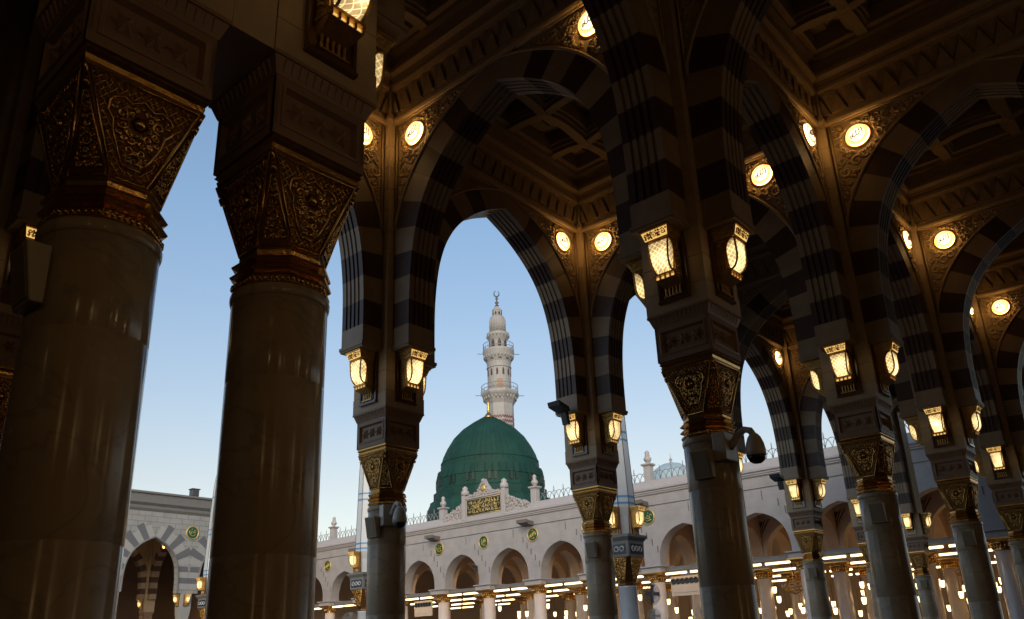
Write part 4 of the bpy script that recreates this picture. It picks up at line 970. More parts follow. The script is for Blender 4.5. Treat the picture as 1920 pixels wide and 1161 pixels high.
def roundel(loc, rz, r, i, label):
    t = thing('calligraphy_roundel', loc, rz, label, 'roundel', 'green calligraphy roundels'); n = 32
    MB().add([(r * 0.92 * math.cos(2 * math.pi * k / n), -0.03, r * 0.92 * math.sin(2 * math.pi * k / n)) for k in range(n)] + [(r * 0.92 * math.cos(2 * math.pi * k / n), 0.0, r * 0.92 * math.sin(2 * math.pi * k / n)) for k in range(n)],
             [tuple(range(n))] + [(k, (k + 1) % n, n + (k + 1) % n, n + k) for k in range(n)]).obj('disc', M['green_disc'], t)
    MB().tube([(r * math.cos(2 * math.pi * k / n), -0.03, r * math.sin(2 * math.pi * k / n)) for k in range(n)], r * 0.10, 6, closed=True).obj('gold_rim', M['gold_letter'], t)
    s = MB()
    for st in stroke_set(i): s.tube([(x * r * 1.05, -0.045, z * r * 1.05) for x, z in st], r * 0.065, 5)
    s.obj('lettering', M['gold_letter'], t)
RL = {3: 'gold rimmed roundel mostly hidden at the slim column under the black floodlight', 5: 'green and gold roundel right of the umbrella pole, under a stone spout', 6: 'green roundel half hidden by the column right of the dome',
      7: 'green roundel with gold script right of the inscription panel, under a spout', 8: 'green roundel straight below the inscription panel, between two spouts', 9: 'green roundel left of the inscription panel, under a spout',
      10: 'green roundel hidden behind the domed camera column', 12: 'leftmost green roundel on the white facade'}
for i, lb in RL.items(): roundel((FX - 0.005, YC[i], 9.04), -math.pi / 2, 0.46, {7: 0, 8: 3, 9: 2, 5: 1}.get(i, i), lb)
# stone spouts
def spout_parts():
    t = thing('stone_spout')
    MB().prism([(0, 0.26), (-0.75, 0.30), (-0.82, 0.12), (-0.6, 0.0), (0, -0.08)], 'y', -0.42, 0.42).obj('body', M['facade_dark'], t, bevel=0.03)
    MB().box(-0.87, -0.78, -0.5, 0.5, 0.09, 0.34).obj('lip', M['facade_dark'], t, bevel=0.02)
    return t
make_spout = Kind(spout_parts)
for i, lb in ((5, 'carved stone water spout right of the umbrella pole'), (7, 'carved stone water spout right of the inscription panel'), (9, 'carved stone water spout left of the inscription panel'), (11, 'stone spout near the left end of the white facade')):
    make_spout((FX, YC[i] + 0.3, 9.75), 0, lb, 'water spout', 'stone spouts on the facade')
# urn pedestals
def urn_parts():
    t = thing('urn_pedestal')
    MB().frus(0.24, 0.24, -0.5, 0.95).frus(0.24, 0.36, 0.95, 1.05).frus(0.36, 0.36, 1.05, 1.14).obj('post', M['facade_trim'], t, bevel=0.01)
    MB().lathe([(0.14, 1.14), (0.10, 1.22), (0.20, 1.32), (0.27, 1.45), (0.22, 1.58), (0.12, 1.64), (0.19, 1.70), (0.10, 1.76), (0.16, 1.86), (0.14, 1.95), (0.03, 2.05)], 20).obj('urn', M['facade_trim'], t)
    return t
make_urn = Kind(urn_parts)
for y, z, lb in ((57.0, 11.42, 'white urn pedestal at the far left of the facade roof'), (42.55, 11.2, 'white urn pedestal left of the inscription crest'), (32.9, 11.42, 'white urn pedestal right of the inscription crest, before the dome'), (23.15, 11.42, 'white urn pedestal right of the umbrella pole'), (13.5, 11.42, 'white urn pedestal hidden behind the slim column arch')):
    make_urn((FX + 0.5, y, z), 0, lb, 'finial', 'urn pedestals on the facade roof')
# roof fence: interlaced hoops and spikes
def fence(y0, y1, label):
    t = thing('roof_fence', (FX + 0.6, (y0 + y1) / 2, 11.42), 0, label, 'fence', 'iron roof fences'); n = max(2, round((y1 - y0) / 0.42)); d = (y1 - y0) / n; c = (y0 + y1) / 2
    h = MB(); s = MB()
    for i in range(-1, n):
        a = y0 - c + i * d; pts = []
        for k in range(13):
            u = k / 12; yy = a + 2 * d * u; zz = 0.62 * math.sin(math.pi * u) ** 0.55 if 0 < u < 1 else 0
            if y0 - c - 0.01 <= yy <= y1 - c + 0.01: pts.append((0, yy, zz))
        if len(pts) > 1: h.tube(pts, 0.022, 5)
    for i in range(0, n + 1, 2): s.lathe([(0.02, 0.0), (0.02, 0.66), (0.05, 0.72), (0.02, 0.78), (0.035, 0.84), (0.004, 1.02)], 6, 0, y0 - c + i * d)
    h.tube([(0, y0 - c, 0.05), (0, y1 - c, 0.05)], 0.02, 5)
    h.obj('hoops', M['iron'], t); s.obj('spikes', M['iron'], t)
fence(YC[0], 13.2, 'iron hoop fence on the facade roof at the far right'); fence(13.8, 22.8, 'iron hoop fence on the roof before the pale blue dome'); fence(23.5, 32.5, 'iron hoop fence on the roof right of the green dome')
fence(42.9, 56.6, 'iron hoop fence on the roof left of the green dome'); fence(57.4, YC[-1], 'iron hoop fence at the far left roof end')
# inscription panel with scrolled crest
ip_ = thing('inscription_panel', (FX + 0.1, 37.72, 11.1), 0, 'gold inscription panel under a carved scroll crest, in front of the green dome', 'sign')
MB().box(0, 0.35, -2.0, 2.0, -0.2, 1.45).box(-0.12, 0.4, -2.25, -1.9, -0.2, 1.75).box(-0.12, 0.4, 1.9, 2.25, -0.2, 1.75).box(-0.08, 0.38, -1.9, 1.9, 1.38, 1.5).box(-0.05, 0.35, -1.9, 1.9, -0.2, 0.06).obj('stone_frame', M['facade_trim'], ip_, bevel=0.02)
MB().box(-0.03, 0.0, -1.74, 1.74, 0.12, 1.30).obj('green_plate', M['green_dark'], ip_)
lt = MB(); rr = random.Random(11)
for row, zc in ((0, 0.38), (1, 0.70), (2, 1.02)):
    y = -1.62
    while y < 1.5:
        wd = rr.uniform(0.16, 0.40); k = rr.randrange(5)
        if k == 0: st = [(y, zc + 0.20), (y + 0.03, zc - 0.05), (y + wd * 0.5, zc - 0.14), (y + wd, zc - 0.04)]
        elif k == 1: st = [(y, zc), (y + wd * 0.3, zc + 0.12), (y + wd * 0.5, zc - 0.06), (y + wd, zc - 0.02), (y + wd, zc + 0.16)]
        elif k == 2: st = [(y, zc + 0.02), (y + wd * 0.3, zc - 0.14), (y + wd * 0.8, zc - 0.10), (y + wd, zc + 0.08), (y + wd * 0.6, zc + 0.12)]
        elif k == 3: st = [(y + wd, zc + 0.18), (y + wd * 0.4, zc + 0.10), (y, zc - 0.06), (y + wd * 0.9, zc - 0.12)]
        else: st = spiral(y + wd * 0.4, zc, 0.11, rr.uniform(0, 6), 0.9, 1, n=9)
        lt.tube([(-0.045, -a, b) for a, b in st], 0.026, 5)
        if rr.random() < 0.5: lt.tube([(-0.045, -(y + wd * 0.5), zc + 0.17), (-0.045, -(y + wd * 0.5 + 0.05), zc + 0.19)], 0.022, 4)
        y += wd * 0.62
for r_ in ((-1.72, 1.72, 0.13, 0.13), (-1.72, 1.72, 1.29, 1.29)): lt.tube([(-0.04, r_[0], r_[2]), (-0.04, r_[1], r_[3])], 0.025, 5)
lt.obj('lettering', M['gold_letter'], ip_)
cr = [(-1.9, 1.5)] + [(-1.75 + 3.5 * i / 30, 1.62 + 0.28 * abs(math.sin(i * 0.75)) * 0.5 + 0.95 * math.exp(-((i - 15) / 4.2) ** 2) + 0.10 * math.exp(-((i - 15) / 9.0) ** 2)) for i in range(31)] + [(1.9, 1.5)]
cm = MB().prism([(y, z) for y, z in cr], 'x', 0.0, 0.3)
ls, bs = scroll_fill(cr, 0.30, 0.06, 31, avoid=[(0, 2.05, 0.30)], count=900)
emboss(cm, ls, bs, lambda y, z: (-0.02, y, z), 0.055, n=5)
for sgn in (-1, 1):
    pl = [(sgn * 2.26, -0.2), (sgn * 4.5, -0.2), (sgn * 4.45, 0.35)] + [(sgn * (4.3 - 2.0 * i / 12), 0.42 + 0.75 * (i / 12) ** 1.4 + 0.14 * abs(math.sin(i * 0.9))) for i in range(13)]
    cm.prism(pl, 'x', 0.06, 0.3); ls, bs = scroll_fill(pl, 0.34, 0.06, 41, count=700); emboss(cm, ls, bs, lambda y, z: (0.03, y, z), 0.055, n=5)
    cm.lathe([(0.25, 1.75), (0.34, 1.85), (0.30, 2.1), (0.18, 2.2), (0.24, 2.35), (0.05, 2.5)], 14, 0.12, sgn * 2.06)
cm.obj('carved_crest', M['facade_trim'], ip_)
MB().lathe([(0.26, -0.05), (0.26, 0.02), (0.1, 0.05)], 20).obj('gold_emblem', M['gold_letter'], ip_)
e_ = [o for o in ip_.children if o.name.startswith('gold_emblem')][0]; e_.rotation_euler = (0, -math.pi / 2, 0); e_.location = (-0.03, 0, 2.05)
# screens with round holes
def screen_parts():
    t = thing('slotted_screen')
    MB().box(-0.06, 0.06, -1.0, 1.0, -0.62, 0.55).box(-0.09, -0.06, -0.85, 0.85, -0.42, -0.05).obj('board', M['hall_stone'], t, bevel=0.01)
    h = MB()
    for i in range(6):
        y = -0.78 + 0.312 * i; h.tube([(-0.075, y + 0.14 * math.cos(2 * math.pi * k / 16), 0.25 + 0.14 * math.sin(2 * math.pi * k / 16)) for k in range(16)], 0.05, 5, closed=True)
        h.add([(-0.064, y + 0.14 * math.cos(2 * math.pi * k / 16), 0.25 + 0.14 * math.sin(2 * math.pi * k / 16)) for k in range(16)], [tuple(range(16))])
    h.obj('round_holes', M['black'], t)
    return t
make_screen = Kind(screen_parts)
make_screen((FX + 0.5, 21.3, 4.72), 0, 'beige board with six dark round holes left of the arm camera column', 'screen', 'boards with round holes')
make_screen((FX + 0.5, 44.9, 4.72), 0, 'beige board with round holes right of the domed camera column', 'screen', 'boards with round holes')
lv = thing('louvre_panel', (FX - 0.12, 24.42, 6.3), 0, 'pale blue louvred panel on the facade beside the umbrella column', 'panel')
MB().box(0, 0.08, -0.42, 0.42, -0.68, 0.68).obj('panel', M['umbrella'], lv)
l2 = MB()
for i in range(5): z = -0.56 + 0.28 * i; l2.box(-0.03, 0.0, -0.36, 0.36, z - 0.035, z + 0.035)
l2.box(-0.02, 0.0, -0.42, -0.37, -0.68, 0.68); l2.obj('slats', M['charcoal'], lv)
make_flood((FX - 0.35, 38.4, 7.35), 0, 'black floodlight on the facade between two arches, below the inscription', 'floodlight', 'black floodlights')
# fans
def fan_parts():
    t = thing('misting_fan')
    g = MB()
    for rr in (0.12, 0.22, 0.33, 0.42): g.tube([(rr * math.cos(2 * math.pi * i / 24), -0.10 + 0.12 * (rr / 0.42) ** 2, rr * math.sin(2 * math.pi * i / 24)) for i in range(24)], 0.012, 4, closed=True)
    for i in range(28): a = 2 * math.pi * i / 28; g.tube([(0.05 * math.cos(a), -0.10, 0.05 * math.sin(a)), (0.42 * math.cos(a), 0.02, 0.42 * math.sin(a))], 0.007, 4)
    g.obj('cage', M['fan'], t)
    b = MB()
    for i in range(4):
        a = math.pi / 2 * i; c, s_ = math.cos(a), math.sin(a); q = lambda u, v, y: (u * c - v * s_, y, u * s_ + v * c)
        b.add([q(0.05, -0.04, 0.0), q(0.36, -0.13, -0.03), q(0.38, 0.08, 0.03), q(0.05, 0.04, 0.02)], [(0, 1, 2, 3)])
    b.obj('blade', M['fan'], t)
    MB().lathe([(0.03, -0.45), (0.03, -0.1), (0.08, -0.08), (0.08, 0.1)], 10, 0, 0.12).obj('motor', M['fan'], t)
    MB().tube([(0, 0.12, 0), (0, 0.6, -0.05)], 0.03, 6).obj('bracket', M['charcoal'], t)
    return t
make_fan = Kind(fan_parts)

# ------------------------------------------------------------------ folded umbrellas in the courtyard
def umbrella_parts():
    t = thing('folded_umbrella')
    MB().lathe([(0.46, 0), (0.46, 0.4), (0.40, 0.5), (0.37, 3.68), (0.40, 3.74)], 28).obj('shaft', M['umbrella_shaft'], t)
    c = MB(); k8 = 1 / math.cos(OCT)
    c.lathe([(r * k8, z) for r, z in ((0.34, 3.74), (0.38, 3.78), (0.38, 3.84), (0.34, 3.88), (0.36, 3.95))], 8, rot=OCT, smooth=False)
    v = []
    for w, h, z in ((0.36, 0.15, 3.95), (0.58, 0.46, 4.9)): v += [(-h, -w, z), (h, -w, z), (w, -h, z), (w, h, z), (h, w, z), (-h, w, z), (-w, h, z), (-w, -h, z)]
    c.add(v, [(k, (k + 1) % 8, 8 + (k + 1) % 8, 8 + k) for k in range(8)])
    cap = c.obj('capital', M['golddark'], t)
    g = MB(); tr = [(-0.15, 4.0), (0.15, 4.0), (0.43, 4.85), (-0.43, 4.85)]
    ls, bs = scroll_fill(tr, 0.11, 0.025, 13, count=700)
    for k in range(4):
        rot = Matrix.Rotation(k * math.pi / 2, 3, 'Z'); P = lambda x, z, rot=rot: tuple(rot @ Vector((x, -0.365 - 0.22 * (z - 3.95) / 0.95, z)))
        emboss(g, ls + [tr + [tr[0]]], bs, P, 0.018, n=4)
    g.obj('capital_carving', M['gold'], cap)
    b = MB().frus(0.58, 0.60, 4.9, 5.55).frus(0.60, 0.72, 5.55, 5.70).frus(0.72, 0.72, 5.70, 5.80)
    blk = b.obj('impost_block', M['grey_trim'], t)
    q = MB()
    for k in range(4):
        rot = Matrix.Rotation(k * math.pi / 2, 3, 'Z'); sub = MB(); sub.box(-0.45, 0.45, -0.605, -0.59, 5.02, 5.42)
        q.add([tuple(rot @ Vector(p)) for p in sub.v], sub.f)
        for cx in (-0.27, 0, 0.27): q.tube([tuple(rot @ Vector((cx + 0.1 * math.cos(a), -0.615, 5.22 + 0.1 * math.sin(a)))) for a in [2 * math.pi * i / 12 for i in range(12)]], 0.025, 4, mi=1, closed=True)
    q.obj('star_panel', [M['black'], M['umbrella']], blk)
    # folded shell: long tapering octagon with panel seams
    pr = [(0.40, 5.8), (0.46, 6.6), (0.56, 7.0), (0.56, 7.4), (0.50, 9.2), (0.44, 11.5), (0.34, 13.6), (0.18, 15.0), (0.02, 15.5)]
    sh = MB().lathe([(r * k8, z) for r, z in pr], 8, rot=OCT, smooth=False); shell = sh.obj('folded_shell', M['umbrella'], t)
    for z in (7.10, 7.38, 9.9, 10.25, 12.6):
        rr = np.interp(z, [p[1] for p in pr], [p[0] for p in pr]) * k8 + 0.012
        r2 = np.interp(z + 0.09, [p[1] for p in pr], [p[0] for p in pr]) * k8 + 0.012
        MB().lathe([(rr, z), (r2, z + 0.09)], 8, rot=OCT, smooth=False, caps=False).obj('blue_band', M['blue'], shell)
    sm = MB()
    for k in range(8):
        a = OCT + k * math.pi / 4; sm.tube([((r * k8) * math.cos(a), (r * k8) * math.sin(a), z) for r, z in pr[2:-1]], 0.022, 4)
    sm.obj('seam', M['charcoal'], shell)
    return t
make_umb = Kind(umbrella_parts)
for x, y, lb, nm in ((20.6, 15.0, 'folded white umbrella with blue bands right of the dome', 'right of the dome'), (21.1, 33.0, 'folded white umbrella behind the domed camera column', 'behind the domed camera column'), (21.3, 50.4, 'folded white umbrella showing beside the second near column', 'beside the second near column')):
    make_umb((x, y, 0), 0, lb, 'umbrella', 'folded courtyard umbrellas')
    for f, (dx, dy, rz) in {'right': (0, -0.56, 0), 'left': (-0.56, 0, -math.pi / 2)}.items():
        o = make_lantern((x + dx, y + dy, 5.80), rz, 'lit lantern on the %s side of the folded umbrella %s' % (f, nm), 'lantern', 'lanterns on the umbrella columns'); o.scale = (1.35, 1.35, 1.35)
make_fan((21.2, 14.2, 3.4), R(-20), 'grey caged fan on the umbrella column right of the dome', 'fan', 'misting fans'); make_fan((FX - 0.7, 23.0, 3.0), R(-60), 'grey caged fan on the hall column left of the slotted screen', 'fan', 'misting fans')
make_fan((20.6, 33.6, 3.3), R(-40), 'grey caged fan left of the domed camera column base', 'fan', 'misting fans'); make_fan((FX - 0.3, 19.6, 3.1), R(-70), 'grey caged fan right of the slotted screen', 'fan', 'misting fans')

# ------------------------------------------------------------------ green dome
az = R(47.31); D = 88.0
dt = thing('green_dome', (-8.7747 + D * math.sin(az), -4.4587 + D * math.cos(az), 0), 0, 'large green ribbed dome on a windowed drum behind the white facade', 'dome')
def dz(slope): return CAMZ + slope * D
rs = D * math.tan(R(3.54))
zt_, zr, zw = dz(0.2803), dz(0.2188), dz(0.2086)
dp_ = [(1.02, -0.21), (1.0, -0.16), (1.0, -0.08), (0.985, 0.0), (0.945, 0.135), (0.86, 0.315), (0.735, 0.517), (0.56, 0.70), (0.345, 0.854), (0.22, 0.93), (0.13, 0.985), (0.07, 1.0)]
dpp = [(x * rs, zr + (zt_ - zr) * y) for x, y in dp_]
MB().lathe(dpp, 64).obj('dome_shell', M['green_dome'], dt)
rb_ = MB()
for i in range(56): a = 2 * math.pi * i / 56; rb_.tube([(r * math.cos(a), r * math.sin(a), z) for r, z in dpp[2:-1]], 0.035, 4)
rb_.tube([(rs * 0.985 * math.cos(2 * math.pi * i / 64), rs * 0.985 * math.sin(2 * math.pi * i / 64), zr) for i in range(64)], 0.09, 6, closed=True)
rb_.obj('dome_ribs', M['green_dome'], dt)
dr = MB().lathe([(rs * 1.29, dz(0.12)), (rs * 1.29, dz(0.158)), (rs * 1.22, dz(0.168)), (rs * 1.22, dz(0.170)), (rs * 1.15, dz(0.1715)), (rs * 1.15, dz(0.181)), (rs * 1.10, dz(0.183)), (rs * 1.085, dz(0.1965)), (rs * 1.10, dz(0.197)), (rs * 1.065, dz(0.2065)), (rs * 1.06, dz(0.208)), (rs * 1.0, dz(0.2085))], 16, rot=0.1, smooth=False)
drum = dr.obj('drum', M['green_dome'], dt)
for i in range(16):
    for s in (-1, 1):
        wi = MB(); a = 2 * math.pi * i / 16 + s * 0.055; r = rs * 1.075; c, s_ = math.cos(a), math.sin(a)
        pts = [(-0.15, 0.0), (0.15, 0.0), (0.15, 0.62), (0.09, 0.78), (0.0, 0.84), (-0.09, 0.78), (-0.15, 0.62)]
        v = [((r + k) * c - u * s_, (r + k) * s_ + u * c, dz(0.1875) + q) for k in (-0.3, 0.14) for u, q in pts]
        wi.add(v, [tuple(range(7, 14))] + [(k, (k + 1) % 7, 7 + (k + 1) % 7, 7 + k) for k in range(7)])
        if math.cos(a - math.atan2(-math.cos(az), -math.sin(az))) > -0.1: wi.obj('window', M['green_dark'], drum)
pn = MB()
for i in range(48): a = 2 * math.pi * i / 48; pn.tube([(rs * 1.06 * math.cos(a), rs * 1.06 * math.sin(a), dz(0.2075)), (rs * 1.09 * math.cos(a), rs * 1.09 * math.sin(a), dz(0.1975))], 0.035, 4)
pn.obj('panel_seams', M['green_dome'], drum)
fi = MB().lathe([(0.62, zt_ - 0.12), (0.50, zt_ + 0.12), (0.26, zt_ + 0.42), (0.10, zt_ + 0.62), (0.10, zt_ + 0.72), (0.22, zt_ + 0.86), (0.08, zt_ + 1.02), (0.19, zt_ + 1.2), (0.07, zt_ + 1.4), (0.14, zt_ + 1.58), (0.05, zt_ + 1.78), (0.02, zt_ + 2.6)], 16)
fi.obj('finial', M['gold'], dt)
# small pale dome on the hall roof
sdm = thing('small_dome', (50.0, 29.15, 0), 0, 'small pale blue dome with a spike behind the roof fence', 'dome')
MB().lathe([(2.15, 10.4), (2.15, 13.4), (2.1, 13.9), (1.85, 14.5), (1.4, 15.05), (0.8, 15.42), (0.3, 15.55), (0.05, 15.58)], 32).obj('dome_shell', M['small_dome'], sdm)
MB().lathe([(0.14, 15.55), (0.14, 15.62), (0.05, 15.7), (0.15, 15.84), (0.03, 15.98), (0.01, 16.4)], 10).obj('finial', M['iron'], sdm)

# ------------------------------------------------------------------ minaret
az = R(48.2); D = 104.0
mt = thing('minaret', (-8.7747 + D * math.sin(az), -4.4587 + D * math.cos(az), 0), 0, 'tall pale stone minaret with balconies and crescent, behind the green dome', 'minaret')
zz = lambda s: CAMZ + s * D
k8 = 1 / math.cos(OCT)
mb_ = MB()
mb_.lathe([(1.72 * k8, 0), (1.70 * k8, zz(0.282))], 8, rot=0.2, smooth=False)
mb_.lathe([(1.72 * k8, zz(0.282)), (1.72 * k8, zz(0.2955)), (1.95 * k8, zz(0.300)), (2.05 * k8, zz(0.303)), (2.38 * k8, zz(0.3075)), (2.46 * k8, zz(0.3095)), (2.46 * k8, zz(0.3125)), (1.6 * k8, zz(0.3126))], 8, rot=0.2, smooth=False)
mb_.lathe([(1.60, zz(0.3126)), (1.60, zz(0.345)), (1.70, zz(0.3455)), (1.70, zz(0.3475)), (1.60, zz(0.348)), (1.66, zz(0.353)), (1.95, zz(0.359)), (2.08, zz(0.364)), (2.18, zz(0.368)), (2.18, zz(0.3705)), (1.2, zz(0.3706))], 24, smooth=False)
mb_.lathe([(1.22, zz(0.3706)), (1.20, zz(0.384)), (1.42, zz(0.388)), (1.58, zz(0.392)), (1.58, zz(0.3945)), (1.1, zz(0.395))], 20, smooth=False)
sh_ = mb_.obj('tower_shaft', M['minaret'], mt)
top = MB().lathe([(1.08, zz(0.395)), (1.10, zz(0.4125)), (1.02, zz(0.4175)), (0.80, zz(0.4205))], 24)
for i in range(20): a = 2 * math.pi * i / 20; top.tube([(1.10 * math.cos(a), 1.10 * math.sin(a), zz(0.396)), (1.10 * math.cos(a), 1.10 * math.sin(a), zz(0.4125)), (0.95 * math.cos(a), 0.95 * math.sin(a), zz(0.418))], 0.07, 5)
top.lathe([(0.68, zz(0.4205)), (0.68, zz(0.428)), (0.73, zz(0.4285)), (0.45, zz(0.433)), (0.22, zz(0.4355)), (0.1, zz(0.436))], 8, smooth=False)
top.obj('lantern_top', M['minaret'], mt)
cf = MB().lathe([(0.30, zz(0.4358)), (0.14, zz(0.438)), (0.10, zz(0.4385)), (0.30, zz(0.4405)), (0.12, zz(0.4425)), (0.08, zz(0.445)), (0.22, zz(0.447)), (0.07, zz(0.449)), (0.04, zz(0.4505))], 14)
ca_ = R(-48)
cf.tube([(0.36 * math.cos(t_) * math.cos(ca_), 0.36 * math.cos(t_) * math.sin(ca_), zz(0.4542) + 0.44 * math.sin(t_)) for t_ in [R(100 + 320 * i / 24) for i in range(25)]], 0.085, 6, taper=[0.3 + 0.8 * math.sin(math.pi * i / 24) for i in range(25)])
cf.obj('crescent', M['charcoal'], mt)
def opening(az_, r, z0, w_, h, deep=0.25):
    if math.cos(az_ - math.atan2(-math.cos(az), -math.sin(az))) < -0.1: return
    opn = MB(); c, s_ = math.cos(az_), math.sin(az_); pts = [(-w_, 0), (w_, 0), (w_, h * 0.7), (0, h), (-w_, h * 0.7)]
    v = [((r + k) * c - u * s_, (r + k) * s_ + u * c, z0 + q) for k in (-deep, 0.04) for u, q in pts]
    opn.add(v, [tuple(range(5, 10))] + [(k, (k + 1) % 5, 5 + (k + 1) % 5, 5 + k) for k in range(5)]); opn.obj('window', M['minaret_shadow'], sh_)
for i in range(12):
    a = 0.05 + 2 * math.pi * i / 12; opening(a, 1.60, zz(0.334), 0.13, 1.0)
for i in range(10): a = 0.2 + 2 * math.pi * i / 10; opening(a, 1.80, zz(0.3555), 0.22, 0.62, 0.6)
for i in range(8): a = 0.1 + 2 * math.pi * i / 8; opening(a, 1.22, zz(0.3715), 0.22, 1.5)
for i in range(8): a = math.pi / 8 + 2 * math.pi * i / 8; opening(a, 0.63, zz(0.4212), 0.13, 0.55, 0.4)
md = MB(); a = math.atan2(-math.cos(az), -math.sin(az)) + 0.05; c, s_ = math.cos(a), math.sin(a)
md.add([((1.6 + k) * c - u * s_, (1.6 + k) * s_ + u * c, z) for k in (-0.1, 0.06) for u, z in ((-0.32, zz(0.3127)), (0.32, zz(0.3127)), (0.32, zz(0.328)), (-0.32, zz(0.328)))], [(4, 5, 6, 7), (0, 1, 5, 4), (1, 2, 6, 5), (2, 3, 7, 6), (3, 0, 4, 7)])
md.obj('door', M['door'], sh_)
rl = MB()
for r, z0, n in ((2.38 * 1.04, zz(0.3125), 24), (2.10, zz(0.3705), 24)):
    for h in (0.35, 0.9): rl.tube([(r * math.cos(2 * math.pi * i / 24), r * math.sin(2 * math.pi * i / 24), z0 + h) for i in range(24)], 0.045, 4, closed=True)
    for i in range(n): aa = 2 * math.pi * i / n; rl.tube([(r * math.cos(aa), r * math.sin(aa), z0), (r * math.cos(aa), r * math.sin(aa), z0 + 0.9)], 0.03, 4)
for z0, r in ((zz(0.309), 3.3), (zz(0.3665), 2.9)):
    for aa in (R(-41), R(139)): rl.tube([(1.9 * math.cos(aa), 1.9 * math.sin(aa), z0), (r * math.cos(aa), r * math.sin(aa), z0)], 0.05, 4)
rl.obj('balcony_rail', M['iron'], mt)
dn = MB()
for r, z0, n, hh in ((2.18, zz(0.301), 26, 0.45), (1.98, zz(0.3585), 26, 0.4), (1.5, zz(0.389), 20, 0.3)):
    for i in range(n): aa = 2 * math.pi * i / n; dn.lathe([(0.05, z0), (0.13, z0 + hh * 0.5), (0.16, z0 + hh)], 6, r * math.cos(aa), r * math.sin(aa))
dn.obj('muqarnas', M['minaret'], sh_)
zg = MB(); nb = 64; r0 = 1.74 * k8
for band in range(4):
    zc = zz(0.2815) - 0.42 - band * 0.62
    for face in range(8):
        a0 = 0.2 + face * math.pi / 4; a1 = a0 + math.pi / 4; p0 = Vector((r0 * math.cos(a0), r0 * math.sin(a0), 0)); p1 = Vector((r0 * math.cos(a1), r0 * math.sin(a1), 0))
        pts = [p0.lerp(p1, i / 8) for i in range(9)]
        v = [(p.x, p.y, zc + (0.14 if i % 2 else -0.14) + d) for d in (-0.14, 0.14) for i, p in enumerate(pts)]
        zg.add(v, [(i, i + 1, 9 + i + 1, 9 + i) for i in range(8)])
zg.obj('zigzag_band', M['minaret_red'], sh_)

# ------------------------------------------------------------------ arcade across the courtyard (plane y = 58)
FY = 58.0
fa = thing('far_arcade', (20, FY, 0), 0, 'grey stone arcade with black and white voussoirs across the courtyard, between the near columns', 'building')
def apart(mb, name, mats, parent=None):
    o = mb.obj(name, mats, parent or fa)
    if parent is None: o.location = (-20, -FY, 0)
    return o
xs_ = [17.45 + 6 * k - 12 for k in range(0, 5)]
sub = MB(); fprof = _ip
pierced_wall(sub, xs_, 0, 0.58, 13.0, zb=6.46, prof=fprof)
aw = MB().add([(y, FY + x, z) for x, y, z in sub.v], sub.f)
apart(aw, 'wall', M['grey_stone'])
apart(MB().prism([(FY - 0.02, 12.55), (FY - 0.15, 12.75), (FY - 0.15, 12.95), (FY - 0.35, 13.15), (FY - 0.35, 13.3), (FY - 0.1, 13.35), (FY - 0.1, 13.85), (FY - 0.25, 13.9), (FY - 0.25, 14.05), (FY + 0.6, 14.05), (FY + 0.6, 12.55)], 'x', xs_[0], xs_[-1]), 'cornice', M['grey_trim'])
vo = MB(); ncut = 11
for cx in [(a + b) / 2 for a, b in zip(xs_[:-1], xs_[1:])]:
    for side in (-1, 1):
        cuts = [0.3 + (ILEN - 0.3) * i / ncut for i in range(ncut + 1)]
        for i in range(ncut):
            s0, s1 = cuts[i], cuts[i + 1]; q = []
            mid = ipt((s0 + s1) / 2)
            for s_ in (s0, (s0 + s1) / 2, s1):
                p = ipt(s_); nn = inorm(s_); ln = 0.85 if mid[1] < 8.6 else (1.35 if i % 2 else 1.0)
                if mid[1] < 8.4: nn = np.array([1.0, 0.0])
                q.append((p, p + nn * ln))
            x_lim = 2.995
            v = [(cx + side * min(a[0], x_lim), FY - 0.02 - 0.004 * (i % 2), a[1]) for pr_ in (0, 1) for a in [k[pr_] for k in q]]
            if side == -1 and i == ncut - 1: pass
            v2 = v + [(x, FY + 0.01, z) for x, y, z in v]
            vo.add(v2, [(0, 1, 4, 3), (1, 2, 5, 4), (0, 3, 9, 6), (2, 8, 11, 5), (3, 4, 10, 9), (4, 5, 11, 10)], i % 2)
        # grey inner rim of the opening
vr = apart(vo, 'voussoirs', [M['grey_light'], M['grey_dark']])
rimm = MB()
for cx in [(a + b) / 2 for a, b in zip(xs_[:-1], xs_[1:])]:
    pts = [(cx - p[0], FY - 0.04, p[1]) for p in _ip] + [(cx + p[0], FY - 0.04, p[1]) for p in _ip[-2::-1]]
    rimm.tube(pts, 0.075, 6)
apart(rimm, 'arch_rim', M['grey_trim'])
pr_ = MB()
for x in xs_: pr_.box(x - 0.43, x + 0.43, FY + 0.0, FY + 0.86, 5.39, 6.455).frus(0.378, 0.43, 4.78, 5.39, x, FY + 0.43).frus(0.3, 0.36, 3.79, 4.78, x, FY + 0.43).lathe([(0.32, 0), (0.315, 3.79)], 20, x, FY + 0.43)
apart(pr_, 'pier', M['grey_light'])
apart(MB().box(xs_[0], xs_[-1], FY + 18, FY + 18.4, 0, 13).box(xs_[0], xs_[-1], FY + 0.6, FY + 18, 13.0, 13.2).box(xs_[0] - 0.4, xs_[0], FY + 0.6, FY + 18, 0, 13).box(xs_[-1], xs_[-1] + 0.4, FY + 0.6, FY + 18, 0, 13), 'inner_wall', M['brownstone'])
roundel((23.45, FY - 0.005, 11.15), 0, 0.5, 2, 'green calligraphy roundel on the grey arcade across the courtyard')
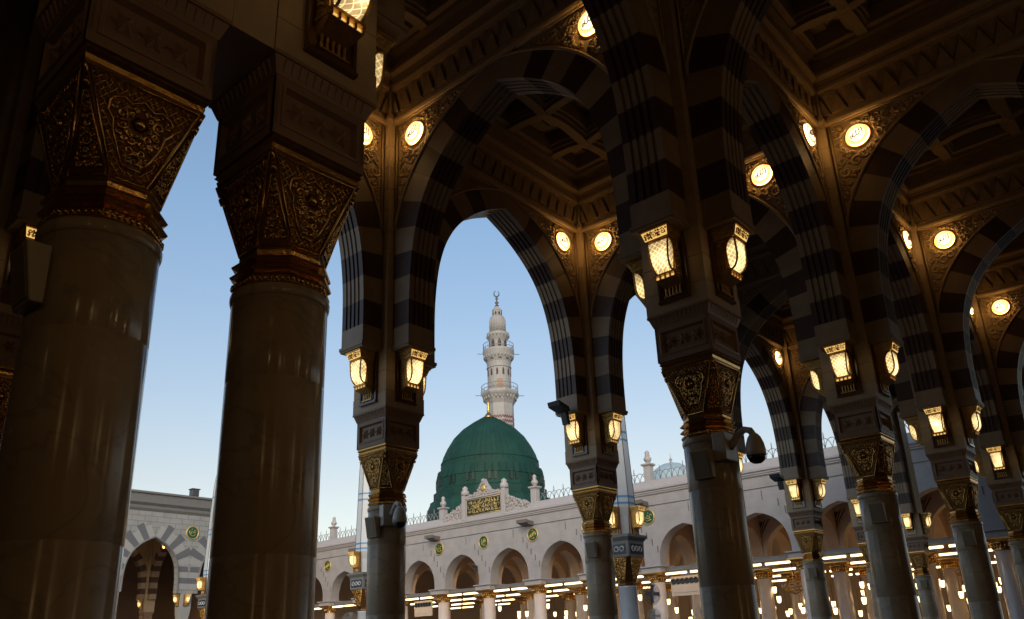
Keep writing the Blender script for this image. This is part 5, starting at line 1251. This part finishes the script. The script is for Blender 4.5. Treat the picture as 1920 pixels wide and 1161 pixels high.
ru = thing('rooftop_unit', (23.9, FY + 1.2, 14.05), 0, 'small dark boxy unit on the roof of the grey arcade', 'rooftop unit')
MB().box(-0.30, 0.30, -0.28, 0.28, 0.25, 0.80).obj('cabinet', M['charcoal'], ru, bevel=0.03); MB().box(-0.36, 0.36, -0.33, 0.33, 0.80, 0.88).obj('lid', M['charcoal'], ru); MB().box(-0.2, 0.2, -0.2, 0.2, 0, 0.25).obj('stand', M['iron'], ru)
farw = ['leftmost', 'second', 'third', 'fourth', 'fifth', 'sixth']
make_arch((20.45, FY + 6.5, 0), 0, 'dark inner arch of the grey arcade across the courtyard', 'arch', 'arches inside the far arcade')
make_column((17.45, FY + 6.5, 0), 0, 'column inside the far grey arcade, left of its opening', 'column', 'columns inside the far arcade'); make_column((23.45, FY + 6.5, 0), 0, 'column inside the far grey arcade, right of its opening', 'column', 'columns inside the far arcade')
make_arch((23.45, FY + 3.5, 0), math.pi / 2, 'dark cross arch inside the far grey arcade', 'arch', 'arches inside the far arcade')
for x, y, rz, lb in ((17.45, FY - 0.01, 0, 'lit lantern on the left pier of the far grey arcade opening'), (23.45 - 0.44, FY + 0.43, -math.pi / 2, 'lit lantern inside the right pier of the far grey opening'), (23.45, FY - 0.01, 0, 'lit lantern on the front of the right far grey pier'),
                     (17.9, FY + 6.5, math.pi / 2, 'lit lantern deep inside the far arcade, left'), (20.3, FY + 12.5, 0, 'lit lantern deep inside the far arcade, middle'), (21.3, FY + 12.5, 0, 'lit lantern deep inside the far arcade, right of the middle one'), (23.0, FY + 6.5, -math.pi / 2, 'lit lantern deep inside the far arcade, right'), (19.0, FY + 17.9, 0, 'faint lantern at the back of the far arcade')):
    make_lantern((x, y, 5.525), rz, lb, 'lantern', 'lanterns of the far arcade')
make_medal((21.43, FY + 6.5 - WA, 10.55), 0, 'left glowing medallion inside the far grey arch', 'lamp', 'medallions in the far arcade'); make_medal((23.45 - WA, FY + 4.0, 10.55), -math.pi / 2, 'right glowing medallion inside the far grey arch', 'lamp', 'medallions in the far arcade')
